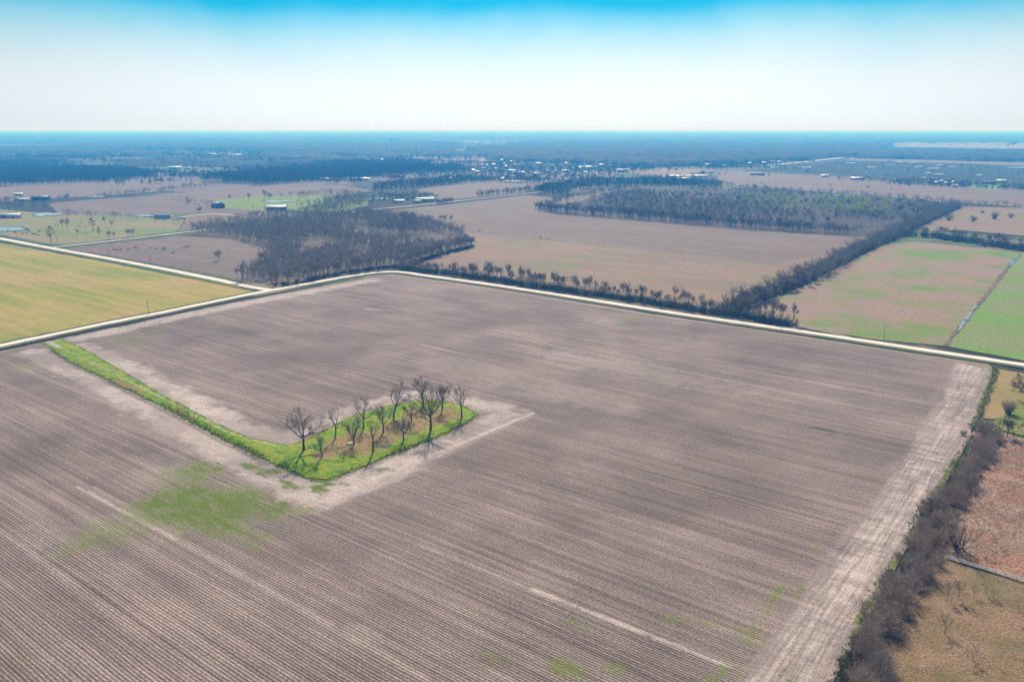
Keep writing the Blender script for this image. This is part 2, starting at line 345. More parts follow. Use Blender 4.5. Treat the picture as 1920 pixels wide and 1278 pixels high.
# ------------------------------------------------------------------ the fields
FIELDS = [
 ('stubble_field', [(-60, 352), (0, 350), (100, 346), (290, 333), (420, 344), (330, 356), (200, 366), (90, 372), (0, 378), (-60, 380)], mauve_m, 'long mauve stubble field in front of the far blue wood'),
 ('stubble_field', [(90, 381), (180, 373), (290, 367), (440, 352), (640, 348), (700, 357), (620, 371), (500, 380), (400, 398), (300, 398), (235, 406), (110, 400)], mauve2_m, 'mauve field between two treelines behind the farms'),
 ('farm_pasture', [(-80, 385), (90, 400), (235, 404), (345, 412), (330, 433.5), (205, 449), (120, 458), (90, 456), (-80, 425)], farm_m, 'patchy green cattle pasture with ponds and lone trees'),
 ('farm_pasture', [(400, 375), (480, 368), (600, 366), (690, 372), (690, 386), (640, 396), (480, 394), (415, 388)], lush_m, 'bright green pasture around a pale pond'),
 ('red_yard', [(350, 402), (470, 392), (540, 398), (560, 406), (420, 424), (340, 430)], mauve_m, 'reddish bare ground crossed by a farm track'),
 ('cattle_field', [(118, 468), (200, 458), (335, 442.5), (430, 448), (512, 466), (500, 500), (470, 528), (400, 514), (300, 496), (200, 477)], mauve2_m, 'brown stubble field where black cattle graze beside the lane'),
 ('mown_pasture', [(-150, 426), (0, 455), (100, 473), (200, 491), (300, 511), (400, 530), (450, 540), (478, 545.5), (400, 561), (300, 581), (200, 601), (100, 621), (0, 642), (-150, 674)], pasture_m, 'yellow green mown pasture in the angle of the two white roads'),
 ('tan_field', [(768, 508), (790, 488), (850, 470), (885, 462), (870, 434), (960, 440), (1110, 457), (1280, 476), (1440, 492), (1575, 472), (1420, 560), (1350, 596), (1200, 571), (1000, 539), (860, 519)], tan_m, 'tan grass field behind the bare hedgerow'),
 ('stubble_field', [(690, 398), (830, 384), (985, 366), (1040, 371), (1200, 352), (1240, 357), (1180, 371), (1030, 393), (1040, 399), (1250, 412), (1560, 440), (1620, 444), (1570, 472), (1440, 496), (1280, 478), (1110, 459), (960, 442), (868, 436), (830, 428), (790, 420), (740, 408)], mauve_m, 'wide mauve stubble field in front of the dark wood'),
 ('stubble_field', [(780, 355), (860, 345), (945, 342), (1010, 347), (985, 361), (880, 371), (830, 376), (800, 366)], mauve_m, 'small mauve field behind the far road'),
 ('stubble_field', [(780, 296), (830, 298), (926, 294), (920, 308), (860, 314), (810, 312)], tan_m, 'pale field in front of the distant village'),
 ('stubble_field', [(1040, 333), (1130, 322), (1160, 331), (1110, 339), (1050, 337)], mauve_m, 'small pale field beside the distant village'),
 ('stubble_field', [(1175, 319), (1230, 315), (1340, 318), (1320, 328), (1265, 329), (1195, 326)], tan_m, 'pale curved field behind the long white sheds'),
 ('stubble_field', [(1300, 347), (1350, 337), (1340, 326), (1375, 321), (1500, 328), (1660, 335), (1700, 346), (1920, 356), (2050, 364), (2050, 400), (1860, 383), (1760, 378), (1700, 371), (1500, 357), (1420, 349)], mauve_m, 'long pale field behind the budding wood'),
 ('stubble_field', [(1585, 300), (1600, 294), (1920, 303), (2080, 308), (2080, 315), (1920, 310)], mauve_m, 'distant mauve strip behind the dark nursery'),
 ('stubble_field', [(1660, 274), (1700, 267), (1920, 268), (2100, 269), (2100, 280), (1920, 279)], tan_m, 'hazy pale field near the horizon'),
 ('nursery_ground', [(1390, 321), (1500, 306), (1585, 301), (1920, 311), (2080, 316), (2080, 362), (1920, 353), (1700, 345), (1560, 329)], nursery_m, 'dark plant nursery ground with rows of low stock'),
 ('nursery_lawn', [(1808, 353), (1845, 340), (1878, 343), (1878, 357)], lush_m, 'bright green plot beside the dark nursery'),
 ('winter_field', [(1405, 582), (1500, 540), (1600, 487), (1665, 456), (1720, 453), (1908, 473), (1775, 648), (1650, 637), (1500, 613)], winter_m, 'pinkish winter field streaked with green beyond the white road'),
 ('green_field', [(1908, 473), (1990, 478), (2200, 500), (2200, 724), (1920, 676), (1775, 648)], green_m, 'bright green young crop right of the wet ditch'),
 ('bush_field', [(1690, 434), (1795, 388), (1850, 388), (2060, 392), (2060, 462), (1920, 442), (1800, 431)], tan_m, 'tan field dotted with four lone bushes'),
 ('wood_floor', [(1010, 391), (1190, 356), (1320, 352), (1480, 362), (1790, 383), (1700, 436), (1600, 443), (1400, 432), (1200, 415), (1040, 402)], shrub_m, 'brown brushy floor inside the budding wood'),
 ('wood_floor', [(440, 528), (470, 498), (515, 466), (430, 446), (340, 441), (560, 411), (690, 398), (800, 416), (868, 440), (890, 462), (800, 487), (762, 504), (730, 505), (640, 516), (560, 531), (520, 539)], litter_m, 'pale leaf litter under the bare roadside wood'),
 ('tawny_strip', [(1866, 690), (2150, 735), (2150, 760), (1900, 752), (1895, 790), (1845, 783), (1835, 770)], tawny_m, 'tawny mown strip at the corner of the road'),
 ('lawn', [(1898, 752), (2150, 760), (2250, 850), (1925, 818), (1880, 806), (1860, 790), (1890, 770)], lawn_m, 'bright lawn below a large tree at the picture edge'),
 ('brush_field', [(1830, 800), (1880, 812), (1925, 824), (2250, 860), (2500, 1250), (1920, 1090), (1770, 1047), (1740, 1020), (1800, 900)], red_m, 'rough field of reddish dead brush'),
 ('rank_pasture', [(1770, 1047), (1920, 1090), (2500, 1250), (3200, 2200), (1300, 2200), (1560, 1290), (1640, 1140), (1740, 1020)], scrub_m, 'rough tussocky pasture below the white fence'),
]
for i, (nm_, pts, mt, lab) in enumerate(FIELDS):
    far = max(p[1] for p in pts) < 420
    sheet(nm_, GP(pts), -0.30 + 0.012 * i + (0.05 if far else 0), mt, lab, 'field', jag=1.2 if not far else 4.0)

# ------------------------------------------------------------------ the ploughed field: one grid, row by row, with what grows and lies on it
FIELD_PX = [(-60, 672), (0, 658.5), (110, 635.5), (240, 609), (400, 574.5), (520, 552), (640, 530), (690, 521), (730, 517.5), (765, 519), (860, 531), (1000, 553), (1200, 585), (1350, 607), (1500, 629.5), (1650, 652), (1790, 673), (1852, 682), (1862, 690), (1855, 730), (1840, 764), (1826, 800), (1790, 872), (1750, 950), (1700, 1030), (1645, 1120), (1600, 1200), (1560, 1278)]
FP = GP(FIELD_PX)
ed = FP[-1] - FP[-4]; ed /= np.hypot(*ed)
FP = np.vstack([FP, FP[-1] + ed * 230, (-330, -60), (-520, 300)])
STEP = 0.85
c_u, c_v = FP @ EU, FP @ EV
us = np.arange(c_u.min() - 3, c_u.max() + 3, STEP); vs = np.arange(c_v.min() - 3, c_v.max() + 3, STEP)
UU, VV = np.meshgrid(us, vs); P = UU.ravel()[:, None] * EU + VV.ravel()[:, None] * EV
sd = sdpoly(P, FP)
X, Y = P.T; U_, V_ = UU.ravel(), VV.ravel()
n1 = fbm(U_ * .05, V_ * .05, 3); n2 = fbm(U_ * .25, V_ * .25, 9); n3 = fbm(U_ * .012, V_ * .03, 17); n4 = fbm(U_ * .06, V_ * .5, 23); n5 = fbm(U_ * .5, V_ * .06, 29)
GRASS_PX = [(80, 642), (112, 636), (150, 650), (210, 685), (300, 738), (400, 792), (470, 822), (535, 834), (560, 830), (600, 812), (650, 785), (720, 762), (780, 751), (830, 752), (870, 762), (897, 776), (880, 790), (830, 815), (780, 835), (720, 858), (660, 884), (610, 901), (590, 902), (560, 890), (500, 862), (420, 824), (300, 760), (200, 712), (130, 678), (95, 655)]
GR = GP(GRASS_PX); dg_ = sdpoly(P, GR)
ROWS_END = GP([(120, 652), (145, 648), (600, 540), (722, 518)])
pale = np.zeros(len(P)); head = np.zeros(len(P)); green = np.zeros(len(P)); dark = np.zeros(len(P)); tracks = np.zeros(len(P))
def put(a, v): np.maximum(a, v, out=a)
# headland along the upper left road
d = dline(P, GP([(150, 634), (300, 602), (450, 571), (600, 543), (700, 525)])); put(pale, 0.85 * sm(d + 9 * (n2 - .5), 11, 3)); put(head, sm(d, 12, 8))
put(pale, 0.45 * sm(-sd + 3 * (n2 - .5), 7, 2))
# headland down the right side, wheel tracks along it
RB = GP([(1800, 678), (1856, 692), (1826, 800), (1750, 950), (1645, 1120), (1560, 1278)]); RL = GP([(1790, 676), (1760, 735), (1700, 840), (1640, 930), (1560, 1040), (1480, 1150), (1385, 1278)])
RBX = np.vstack([RB, RB[-1] + ed * 200]); el = RL[-1] - RL[-3]; el /= np.hypot(*el); RLX = np.vstack([RL, RL[-1] + el * 200])
strip_poly = np.vstack([RLX, RBX[::-1]]); ds = sdpoly(P, strip_poly)
put(head, sm(ds + 3 * (n5 - .5), 2, -2)); put(pale, sm(ds + 10 * (n5 - .5), 2, -5) * (0.5 + .8 * sm(n4 * .5 + n5 * .5, .42, .62)) * (0.6 + .4 * sm(n1, .3, .55)))
put(tracks, sm(ds, 1, -3))
# around the grass strip and the grove
la = GP([(60, 660), (130, 690), (220, 735), (330, 795), (430, 850), (520, 900), (600, 935)]); d = dline(P, la); put(pale, 0.9 * sm(d + 12 * (n2 - .5), 12, 4) * (.55 + .45 * sm(n1, .35, .55))); put(head, sm(d, 9, 6))
la = GP([(150, 648), (215, 678), (300, 725), (400, 780), (480, 815), (545, 828)]); d = dline(P, la); put(pale, 1.0 * sm(d + 14 * (n2 - .5) - 1, 10, 2) * (.55 + .55 * sm(n1, .35, .55))); put(head, sm(d, 9, 6))
la = GP([(350, 745), (450, 800), (530, 822), (600, 795), (680, 762), (760, 742), (840, 742), (900, 758), (950, 766)]); d = dline(P, la); put(pale, 1.05 * sm(d + 12 * (n2 - .5), 9, 3) * (.6 + .4 * sm(n1, .35, .55))); put(head, sm(d, 8, 5))
la = GP([(560, 925), (620, 930), (700, 893), (800, 848), (890, 808), (960, 775)]); d = dline(P, la); put(pale, 1.0 * sm(d + 7 * (n5 - .5) + 5 * (n2 - .5), 10, 5) * (.45 + .55 * sm(n2 * .5 + n1 * .5, .38, .58))); put(head, sm(d, 11, 9))
la = GP([(600, 940), (1000, 774)]); d = dline(P, la); put(pale, 1.15 * sm(d + 1.5 * (n2 - .5), 1.6, .6))
# pale lines that run with the rows
for a, b, wd, s in [((145, 912), (330, 1010), .6, 1.5), ((330, 1010), (620, 1170), .7, .55), ((175, 912), (340, 1000), .3, .8), ((1000, 1105), (1365, 1248), .65, 1.6), ((640, 965), (1000, 1105), .3, .6), ((900, 620), (1400, 720), .9, .8), ((1280, 698), (1640, 770), .7, .45), ((760, 640), (1050, 700), .6, .4), ((660, 1190), (800, 1270), .7, .5), ((860, 880), (1300, 1010), 0.4, .4)]:
    d = dline(P, GP([a, b])); put(pale, s * sm(d + 1.2 * (n2 - .5), wd + .5, wd * .4))
# washed-out lighter soil across the middle
for (px, py, ru, rv, s) in [(1180, 690, 70, 22, .42), (1050, 740, 45, 16, .38), (900, 700, 60, 18, .3), (1130, 600, 16, 10, .4), (700, 580, 10, 4, .6), (60, 1010, 18, 8, .35), (200, 985, 14, 8, .3), (690, 1195, 8, 4, .35), (330, 880, 22, 10, .35), (1090, 880, 16, 9, .3)]:
    c = G(px, py); q = np.hypot((U_ - c @ EU) / ru, (V_ - c @ EV) / rv); put(pale, s * sm(q + 1.1 * (n2 - .5) + .8 * (n1 - .5), 1.1, .3))
# weeds
def patch(px, py, ru, rv, s, rag=1.2):
    c = G(px, py); q = np.hypot((U_ - c @ EU) / ru, (V_ - c @ EV) / rv); put(green, s * sm(q + rag * (n2 - .5) + rag * (n1 - .5) * 1.2, 1.35, .0))
WP = GP([(370, 850), (420, 870), (440, 900), (510, 905), (600, 955), (520, 990), (470, 985), (400, 1000), (340, 1005), (260, 975), (240, 945), (290, 920), (320, 890)]); d = sdpoly(P, WP); put(green, .95 * sm(d + 18 * (n1 - .5) + 8 * (n2 - .5), 6, -11))
WP = GP([(110, 1020), (200, 970), (260, 975), (300, 1000), (240, 1020), (150, 1045), (60, 1060)]); d = sdpoly(P, WP); put(green, .6 * sm(d + 16 * (n1 - .5) + 8 * (n2 - .5), 6, -10))
WP = GP([(425, 866), (480, 866), (560, 905), (640, 903), (610, 935), (560, 925), (500, 908)]); d = sdpoly(P, WP); put(green, .62 * sm(d + 8 * (n1 - .5) + 12 * (n2 - .5), 4, -5))
for a in [(430, 985, 20, 9, .9), (370, 930, 14, 7, .9), (410, 880, 9, 6, .85), (260, 1000, 10, 6, .6), (500, 960, 18, 6, .5), (600, 915, 6, 4, .9), (615, 908, 4, 3, .9), (500, 885, 12, 4, .6), (540, 905, 10, 3, .5), (235, 640, 26, 10, .5), (300, 622, 22, 8, .4), (50, 690, 18, 9, .45), (180, 685, 6, 6, .3), (1190, 596, 9, 5, .7), (1165, 603, 9, 4, .7), (1120, 648, 7, 4, .7), (885, 640, 10, 5, .3), (1220, 705, 14, 6, .35), (965, 770, 6, 2.2, .8), (740, 882, 7, 1.2, .8), (775, 870, 4, 1.0, .7), (700, 890, 6, 1.0, .5), (640, 905, 9, 3.0, .55), (720, 878, 2, 4, .7), (840, 883, 3, 2, .4), (1100, 900, 9, 5, .25),
          (1090, 1170, 6, 3, .55), (1065, 1255, 5, 3, .75), (1040, 1240, 4, 2, .5), (1150, 1255, 4, 2.5, .6), (1390, 1185, 4, 3, .6), (1330, 1170, 5, 2, .5), (1270, 1160, 5, 2, .45), (940, 1235, 7, 3, .35), (905, 1255, 6, 2, .3), (40, 1235, 5, 3, .3), (1535, 1028, 3, 2.5, .5), (1600, 980, 5, 2, .65), (1640, 985, 4, 2, .6), (1760, 750, 8, 3, .5), (1500, 1105, 1.6, 7, .7), (1460, 1110, 1.5, 6, .85), (1440, 1140, 2, 5, .6), (1410, 1190, 2, 6, .6), (1350, 1260, 2, 6, .75), (1330, 1275, 2, 5, .75), (1395, 1265, 2, 5, .7), (1430, 1200, 1.2, 6, .6), (1465, 1262, 1.2, 6, .55), (1505, 1210, 1.2, 4, .5), (1485, 1275, 1.6, 5, .5), (1560, 1085, 6, 2, .3), (1270, 640, 20, 4, .3), (1700, 660, 30, 3, .6), (1480, 632, 40, 2.5, .5), (1860, 702, 2.5, 7, .9), (1846, 740, 2, 7, .7)]: patch(*a)
put(green, .75 * sm(-sd + 3 * (n2 - .5), 4, .5) * sm(n1, .4, .6))
put(green, .9 * sm(dg_ + 2.5 * (n2 - .5), 1.6, 0))
# darker damp soil
for (px, py, ru, rv, s) in [(1545, 805, 7, 2.2, 1.0), (1560, 812, 3, 5, .6), (1580, 850, 2, 9, .35), (870, 800, 3, 2, .2), (400, 785, 10, 4, .5), (300, 730, 8, 3, .4), (1590, 1035, 5, 4, .7), (1560, 1170, 6, 3, .4), (1800, 720, 7, 14, .35), (1700, 905, 4, 12, .4), (300, 860, 14, 5, .5), (930, 1240, 5, 3, .3)]:
    c = G(px, py); q = np.hypot((U_ - c @ EU) / ru, (V_ - c @ EV) / rv); put(dark, s * sm(q + 1.0 * (n2 - .5) + .6 * (n1 - .5), 1.05, .45))
put(dark, .34 * sm(fbm(U_ * .016, V_ * .022, 41), .48, .72))
# the long straight furrow by the grass strip
la = GP([(95, 658), (130, 682), (200, 717), (300, 766), (420, 831), (500, 870)]); d = dline(P, la); put(dark, .9 * sm(d + .6 * (n2 - .5), 1.5, .4))
keep = sd < 0.6
idx = np.arange(len(P)).reshape(UU.shape); q = np.stack([idx[:-1, :-1], idx[:-1, 1:], idx[1:, 1:], idx[1:, :-1]], -1).reshape(-1, 4)
q = q[(keep[q]).all(1)]
used = np.unique(q); rm = np.full(len(P), -1); rm[used] = np.arange(len(used))
Zf = 0.05 * (n2 - .5) + .25 * (n1 - .5) * sm(-sd, 0, 10)
me = mesh_np('ploughed_field', np.c_[P, Zf + .05][used], rm[q], {'pale': pale[used], 'head': head[used], 'green': green[used], 'dark': dark[used], 'tracks': tracks[used]}, smooth=True)
m = Mat('ploughed_soil')
sepn = m.n('ShaderNodeSeparateXYZ'); m.put(sepn.inputs[0], m.rows((1, 1, 1))); u, v = sepn.outputs[0], sepn.outputs[1]
wob = m.noise(1.0, 2, m.rows((0.035, 0.08, 1)))
vw = m.math('MULTIPLY_ADD', wob, 1.1, v)
rw = m.math('MULTIPLY_ADD', m.math('SINE', m.math('MULTIPLY', vw, 2 * math.pi / 0.86)), 0.5, 0.5)
fine = m.noise(1.0, 4, m.rows((1.7, 2.6, 2)), 0.75)
grit = m.noise(4.5, 3, None, 0.8)
mid = m.noise(1.0, 4, m.rows((0.02, 0.22, 1)), 0.65)
long_ = m.noise(1.0, 4, m.rows((0.004, 0.06, 1)), 0.6)
blot = m.noise(0.02, 4, None, 0.6)
clump = m.noise(1.0, 5, m.rows((0.14, 0.34, 1)), 0.7)
A = {k_: m.attr(k_) for k_ in ('pale', 'head', 'green', 'dark', 'tracks')}
nohead = m.math('SUBTRACT', 1.0, A['head'])
# ridges crusted pale, furrows dark with trash; both broken up along the row
rowf = m.math('MULTIPLY_ADD', m.math('SUBTRACT', fine, 0.5), 1.5, m.math('MULTIPLY_ADD', rw, 0.46, 0.27))
rowv = m.noise(1.0, 2, m.rows((0.006, 0.9, 1)), 0.5)
rowf = m.math('MULTIPLY_ADD', m.math('SUBTRACT', rowv, 0.5), 0.8, rowf)
soil = m.ramp(rowf, [(0.0, (0.066, 0.047, 0.040)), (0.35, (0.140, 0.102, 0.086)), (0.62, (0.245, 0.181, 0.151)), (1.0, (0.44, 0.333, 0.276))])
flat = m.ramp(fine, [(0.25, (0.15, 0.110, 0.098)), (0.5, (0.215, 0.16, 0.14)), (0.75, (0.29, 0.222, 0.19))])
soil = m.mix(A['head'], soil, flat)
tr = m.noise(1.0, 4, m.rows((1.15, 0.03, 1)), 0.7)
trg = m.rng(tr, 0.4, 0.6, 0.80, 1.15)
soil = m.gain(soil, m.mix(A['tracks'], (1, 1, 1), trg))
soil = m.gain(soil, m.math('MULTIPLY', m.rng(mid, 0.3, 0.7, 0.88, 1.12), m.math('MULTIPLY', m.rng(long_, 0.3, 0.7, 0.93, 1.07), m.rng(blot, 0.32, 0.68, 0.82, 1.18))))
pf = m.math('MULTIPLY', m.math('MULTIPLY', A['pale'], m.math('SUBTRACT', 1.0, m.math('MULTIPLY', nohead, m.math('MULTIPLY', m.math('SUBTRACT', 1.0, rw), 0.55)))), m.math('MULTIPLY', m.rng(m.math('MULTIPLY_ADD', m.math('SUBTRACT', clump, 0.5), 0.7, fine), 0.30, 0.62, 0.32, 1.0), m.mix(A['tracks'], (1, 1, 1), m.rng(tr, 0.40, 0.57, 0.5, 1.1))))
palec = m.ramp(grit, [(0.3, (0.40, 0.32, 0.275)), (0.7, (0.60, 0.495, 0.42))])
pm = m.n('ShaderNodeClamp'); m.put(pm.inputs[0], m.math('MULTIPLY', pf, 0.95))
soil = m.mix(pm.outputs[0], soil, palec)
soil = m.gain(soil, m.math('MULTIPLY_ADD', A['dark'], -0.5, 1.0))
gf = m.math('SUBTRACT', m.math('ADD', m.math('MULTIPLY_ADD', A['green'], 2.0, m.math('MULTIPLY_ADD', A['head'], -0.72, m.math('MULTIPLY', m.math('SUBTRACT', clump, 0.5), 3.4))), m.math('MULTIPLY', m.math('SUBTRACT', fine, 0.5), 2.6)), m.math('MULTIPLY', m.math('MULTIPLY', rw, 1.5), nohead))
gmask = m.rng(gf, 0.30, 0.62)
weed = m.ramp(grit, [(0.3, (0.062, 0.092, 0.008)), (0.55, (0.115, 0.158, 0.010)), (0.8, (0.19, 0.22, 0.028))])
soil = m.mix(m.math('MULTIPLY', gmask, m.rng(A['green'], 0.02, 0.12)), soil, weed)
clod = m.noise(1.15, 3, None, 0.8)
soil = m.gain(soil, m.math('MULTIPLY', m.rng(grit, 0.25, 0.75, 0.82, 1.18), m.rng(clod, 0.32, 0.68, 0.78, 1.22)))
hgt = m.math('ADD', m.math('MULTIPLY', m.math('MULTIPLY', rw, nohead), 0.9), m.math('ADD', m.math('MULTIPLY', fine, 0.55), m.math('MULTIPLY', gmask, 0.5)))
m.bump(hgt, 0.065, 1.0)
SOIL = m.col(soil)
tag(obj('ploughed_field', me, SOIL), 'huge ploughed field of mauve brown rows around the grassy grove', 'field', None, 'structure')

# ------------------------------------------------------------------ the grass strip and the grove's lawn: a raised grassy sheet
gx = np.arange(GR[:, 0].min() - 2, GR[:, 0].max() + 2, 0.9); gy = np.arange(GR[:, 1].min() - 2, GR[:, 1].max() + 2, 0.9)
XX, YY = np.meshgrid(gx, gy); Pg = np.c_[XX.ravel(), YY.ravel()]
Ug, Vg = Pg @ EU, Pg @ EV
na = fbm(Ug * .12, Vg * .12, 51); nb = fbm(Ug * .5, Vg * .5, 57)
sg = sdpoly(Pg, GR) + 3.6 * (nb - .5) + 2.0 * (na - .5)
GROVE_C = GP([(640, 845), (700, 825), (760, 800), (830, 780)])
brown = .9 * sm(dline(Pg, GROVE_C) + 20 * (na - .5) + 9 * (nb - .5), 15, 4)
for (px, py, ru, rv, s) in [(230, 722, 16, 3, 1.), (255, 738, 8, 2.5, 1.), (332, 772, 6, 2, .9), (350, 785, 5, 2, .8), (490, 858, 6, 2, .5), (150, 660, 4, 1.5, .4)]:
    c = G(px, py); qq = np.hypot((Ug - c @ EU) / ru, (Vg - c @ EV) / rv); brown = np.maximum(brown, s * sm(qq + 1.2 * (nb - .5), 1.1, .5))
path_ = np.maximum(sm(dline(Pg, GP([(88, 640), (110, 652)])), 1.8, .9), .5 * sm(dline(Pg, GP([(100, 648), (160, 675), (300, 745), (420, 808), (520, 838)])) + 1.6 * (nb - .5), .7, .2))
keep = sg < 0
idx = np.arange(len(Pg)).reshape(XX.shape); q = np.stack([idx[:-1, :-1], idx[:-1, 1:], idx[1:, 1:], idx[1:, :-1]], -1).reshape(-1, 4); q = q[keep[q].all(1)]
used = np.unique(q); rm = np.full(len(Pg), -1); rm[used] = np.arange(len(used))
Zg = .16 + .55 * sm(-sg, 0, 4) * (.4 + 1.1 * nb)
me = mesh_np('grass', np.c_[Pg, Zg][used], rm[q], {'brown': brown[used], 'path': path_[used]}, smooth=True)
m = Mat('grove_grass'); a_ = m.noise(0.9, 4, None, 0.7); b_ = m.noise(0.09, 4, None, 0.6); c_ = m.noise(0.25, 3)
k = m.mix(m.rng(b_, 0.38, 0.6), (0.15, 0.255, 0.006), (0.23, 0.265, 0.012)); k = m.mix(m.math('MULTIPLY', m.rng(c_, 0.5, 0.65), .6), k, (0.055, 0.135, 0.016))
k = m.mix(m.math('MULTIPLY', m.rng(m.noise(0.45, 4, None, 0.75), 0.54, 0.68), .65), k, (0.22, 0.19, 0.07))
k2 = m.mix(m.rng(c_, 0.4, 0.6), (0.235, 0.185, 0.05), (0.27, 0.175, 0.085))
k = m.mix(m.rng(m.math('MULTIPLY_ADD', m.math('SUBTRACT', a_, .5), .8, m.attr('brown')), .3, .7), k, k2)
k = m.mix(m.attr('path'), k, (0.42, 0.36, 0.28)); m.bump(a_, 0.5)
m.col(m.gain(k, m.rng(a_, 0.25, 0.75, 0.62, 1.38)))
tag(obj('grass', me, m.m), 'raised green grass strip and lawn under the bare grove', 'grass', None, 'stuff')

# ------------------------------------------------------------------ roads
m = Mat('white_gravel', 0.9, 0.2); ac = m.attr('across'); g1 = m.noise(1.2, 4, None, 0.7); g2 = m.noise(0.06, 3)
ab = m.math('ABSOLUTE', ac)
wheel = m.rng(m.math('ABSOLUTE', m.math('SUBTRACT', ab, 0.42)), 0.05, 0.22, 1.10, 0.88)
k = m.mix(m.rng(m.math('MULTIPLY_ADD', g1, .5, ab), 1.02, 1.28), (0.74, 0.655, 0.55), (0.36, 0.30, 0.21))
GRAVEL = m.col(m.gain(k, m.math('MULTIPLY', m.math('MULTIPLY', wheel, m.rng(g1, .3, .7, .88, 1.1)), m.rng(g2, .3, .7, .92, 1.08))))
strip('verge', ROAD, -7.5, 4.0, 0.145, verge_m, 'grass verges along the white gravel road', 'verge', 0.9)
strip('ditch', ROAD[:8], 4.8, 6.4, 0.165, ditch_m, 'dark weedy ditch along the far side of the white road', 'ditch', 0.9)
strip('verge', LANE, -6.5, 6.0, 0.155, verge_m, 'grass verges along the left lane', 'verge', 0.8)
strip('ditch', LANE[:-1], -8.0, -6.0, 0.175, lush_m, 'green grassy ditch beside the left lane', 'ditch', 0.6)
strip('ditch', LANE[:-1], 5.0, 6.8, 0.18, ditch_m, 'dark brambly ditch under the lane fence', 'ditch', 0.6)
strip('verge', FARM_ROAD, -5.0, 5.0, 0.15, ditch_m, 'dark weedy verges of the farm road', 'verge', 0.8)
strip('road', ROAD, -3.3, 3.3, 0.20, GRAVEL, 'white gravel road bending around the ploughed field', 'road', 0.5, crown=0.12)
strip('road', LANE, -3.6, 3.6, 0.19, GRAVEL, 'white gravel lane meeting the road at the wooded corner', 'road', 0.5, crown=0.1)
strip('road', FARM_ROAD, -2.2, 2.2, 0.18, GRAVEL, 'straight pale farm road running behind the wood', 'road', 0.5, crown=0.1)
strip('road', FAR_ROAD, -9.0, 9.0, 0.2, GRAVEL, 'distant pale road running up into the far forest', 'road', 0.5)
strip('track', FARM_LANE, -2.0, 2.0, 0.32, GRAVEL, 'pale farm track leading to the grey barn', 'track', 0.5)
sheet('junction', GP([(452, 534), (470, 528.5), (500, 534), (540, 533.5), (565, 531.5), (560, 540), (525, 548), (470, 557), (492, 549), (488, 545)]), 0.225, shoulder_m, 'worn gravel where the lane meets the road', 'road', jag=0.5)
sheet('driveway', GP([(1500, 614), (1530, 610), (1545, 619), (1600, 632), (1570, 628)]), 0.23, shoulder_m, 'sandy field entrance at the end of the hedgerow', 'driveway', jag=0.5)

# ------------------------------------------------------------------ water
m = Mat('pond_water', 0.06, 0.5); m.bump(m.noise(0.6, 3), 0.02, 0.25); m.b.inputs['IOR'].default_value = 1.33; WATER = m.col((0.20, 0.20, 0.18))
mud_m = plain('wet_mud', (0.06, 0.045, 0.035), 0.6, 0.4, 0.4, 0.8)
def pond(px0, px1, py, ry, lab, bank=True, n=28):
    c0, c1 = G(px0, py), G(px1, py); c = (c0 + c1) / 2; rx = np.hypot(*(c1 - c0)) / 2; ryw = abs(G(px0, py - ry)[1] - G(px0, py + ry)[1]) / 2
    th = np.linspace(0, 2 * math.pi, n, endpoint=False); w_ = 1 + .16 * np.sin(2 * th + px0) + .1 * np.sin(3 * th + py)
    poly = np.c_[c[0] + rx * w_ * np.cos(th), c[1] + ryw * w_ * np.sin(th)]
    if bank: sheet('pond_bank', c + (poly - c) * (1.13 + .0 * th[:, None]) + np.array((0, ryw * .14)), 0.34, ditch_m, 'dark grassy bank around the ' + lab, 'bank', jag=.6)
    return sheet('water', poly, 0.36, WATER, lab, 'pond')
pond(60, 118, 402, 3.0, 'pond behind the white farm shed reflecting the sky')
pond(-40, 52, 430, 3.6, 'pale pond at the edge of the cattle pasture')
pond(250, 296, 404.5, 1.8, 'pale pond beside the grey barn')
pond(497, 550, 377.5, 1.8, 'bright pond in the lush green pasture')
pond(690, 735, 372.5, 2.0, 'bright pond beside the trees along the farm road')
pond(668, 715, 421, 2.4, 'pond glinting between the bare trunks of the wood')
pond(170, 196, 369, 1.0, 'tiny bright pond along the treeline')
DL = GP([(1773, 646), (1782, 634), (1800, 612), (1828, 578), (1860, 540), (1890, 502), (1912, 476)])
strip('ditch', DL, -1.4, 1.2, 0.16, soilgrass('ditch_soil', (0.19, 0.125, 0.095), (0.12, 0.085, 0.065), (0.10, 0.10, 0.045), big=.1, fine=.6, amt=.6, grain=.4), 'muddy ditch crossing the winter field', 'ditch', 1.2)
for a, b in [((1797, 619), (1809, 601)), ((1811, 599), (1822, 585)), ((1823, 582), (1831, 573))]:
    L_ = GP([a, ((a[0] + b[0]) / 2 - .6, (a[1] + b[1]) / 2), b]); strip('water', L_, -1.1, 1.0, 0.19, WATER, 'bright rainwater standing in the muddy ditch', 'puddle', 0.9)
for a, b in [((1894, 497), (1903, 486)), ((1904, 484), (1911, 478))]:
    strip('water', GP([a, b]), -1.3, 1.2, 0.19, WATER, 'small far puddle at the upper end of the ditch', 'puddle', 0.6)

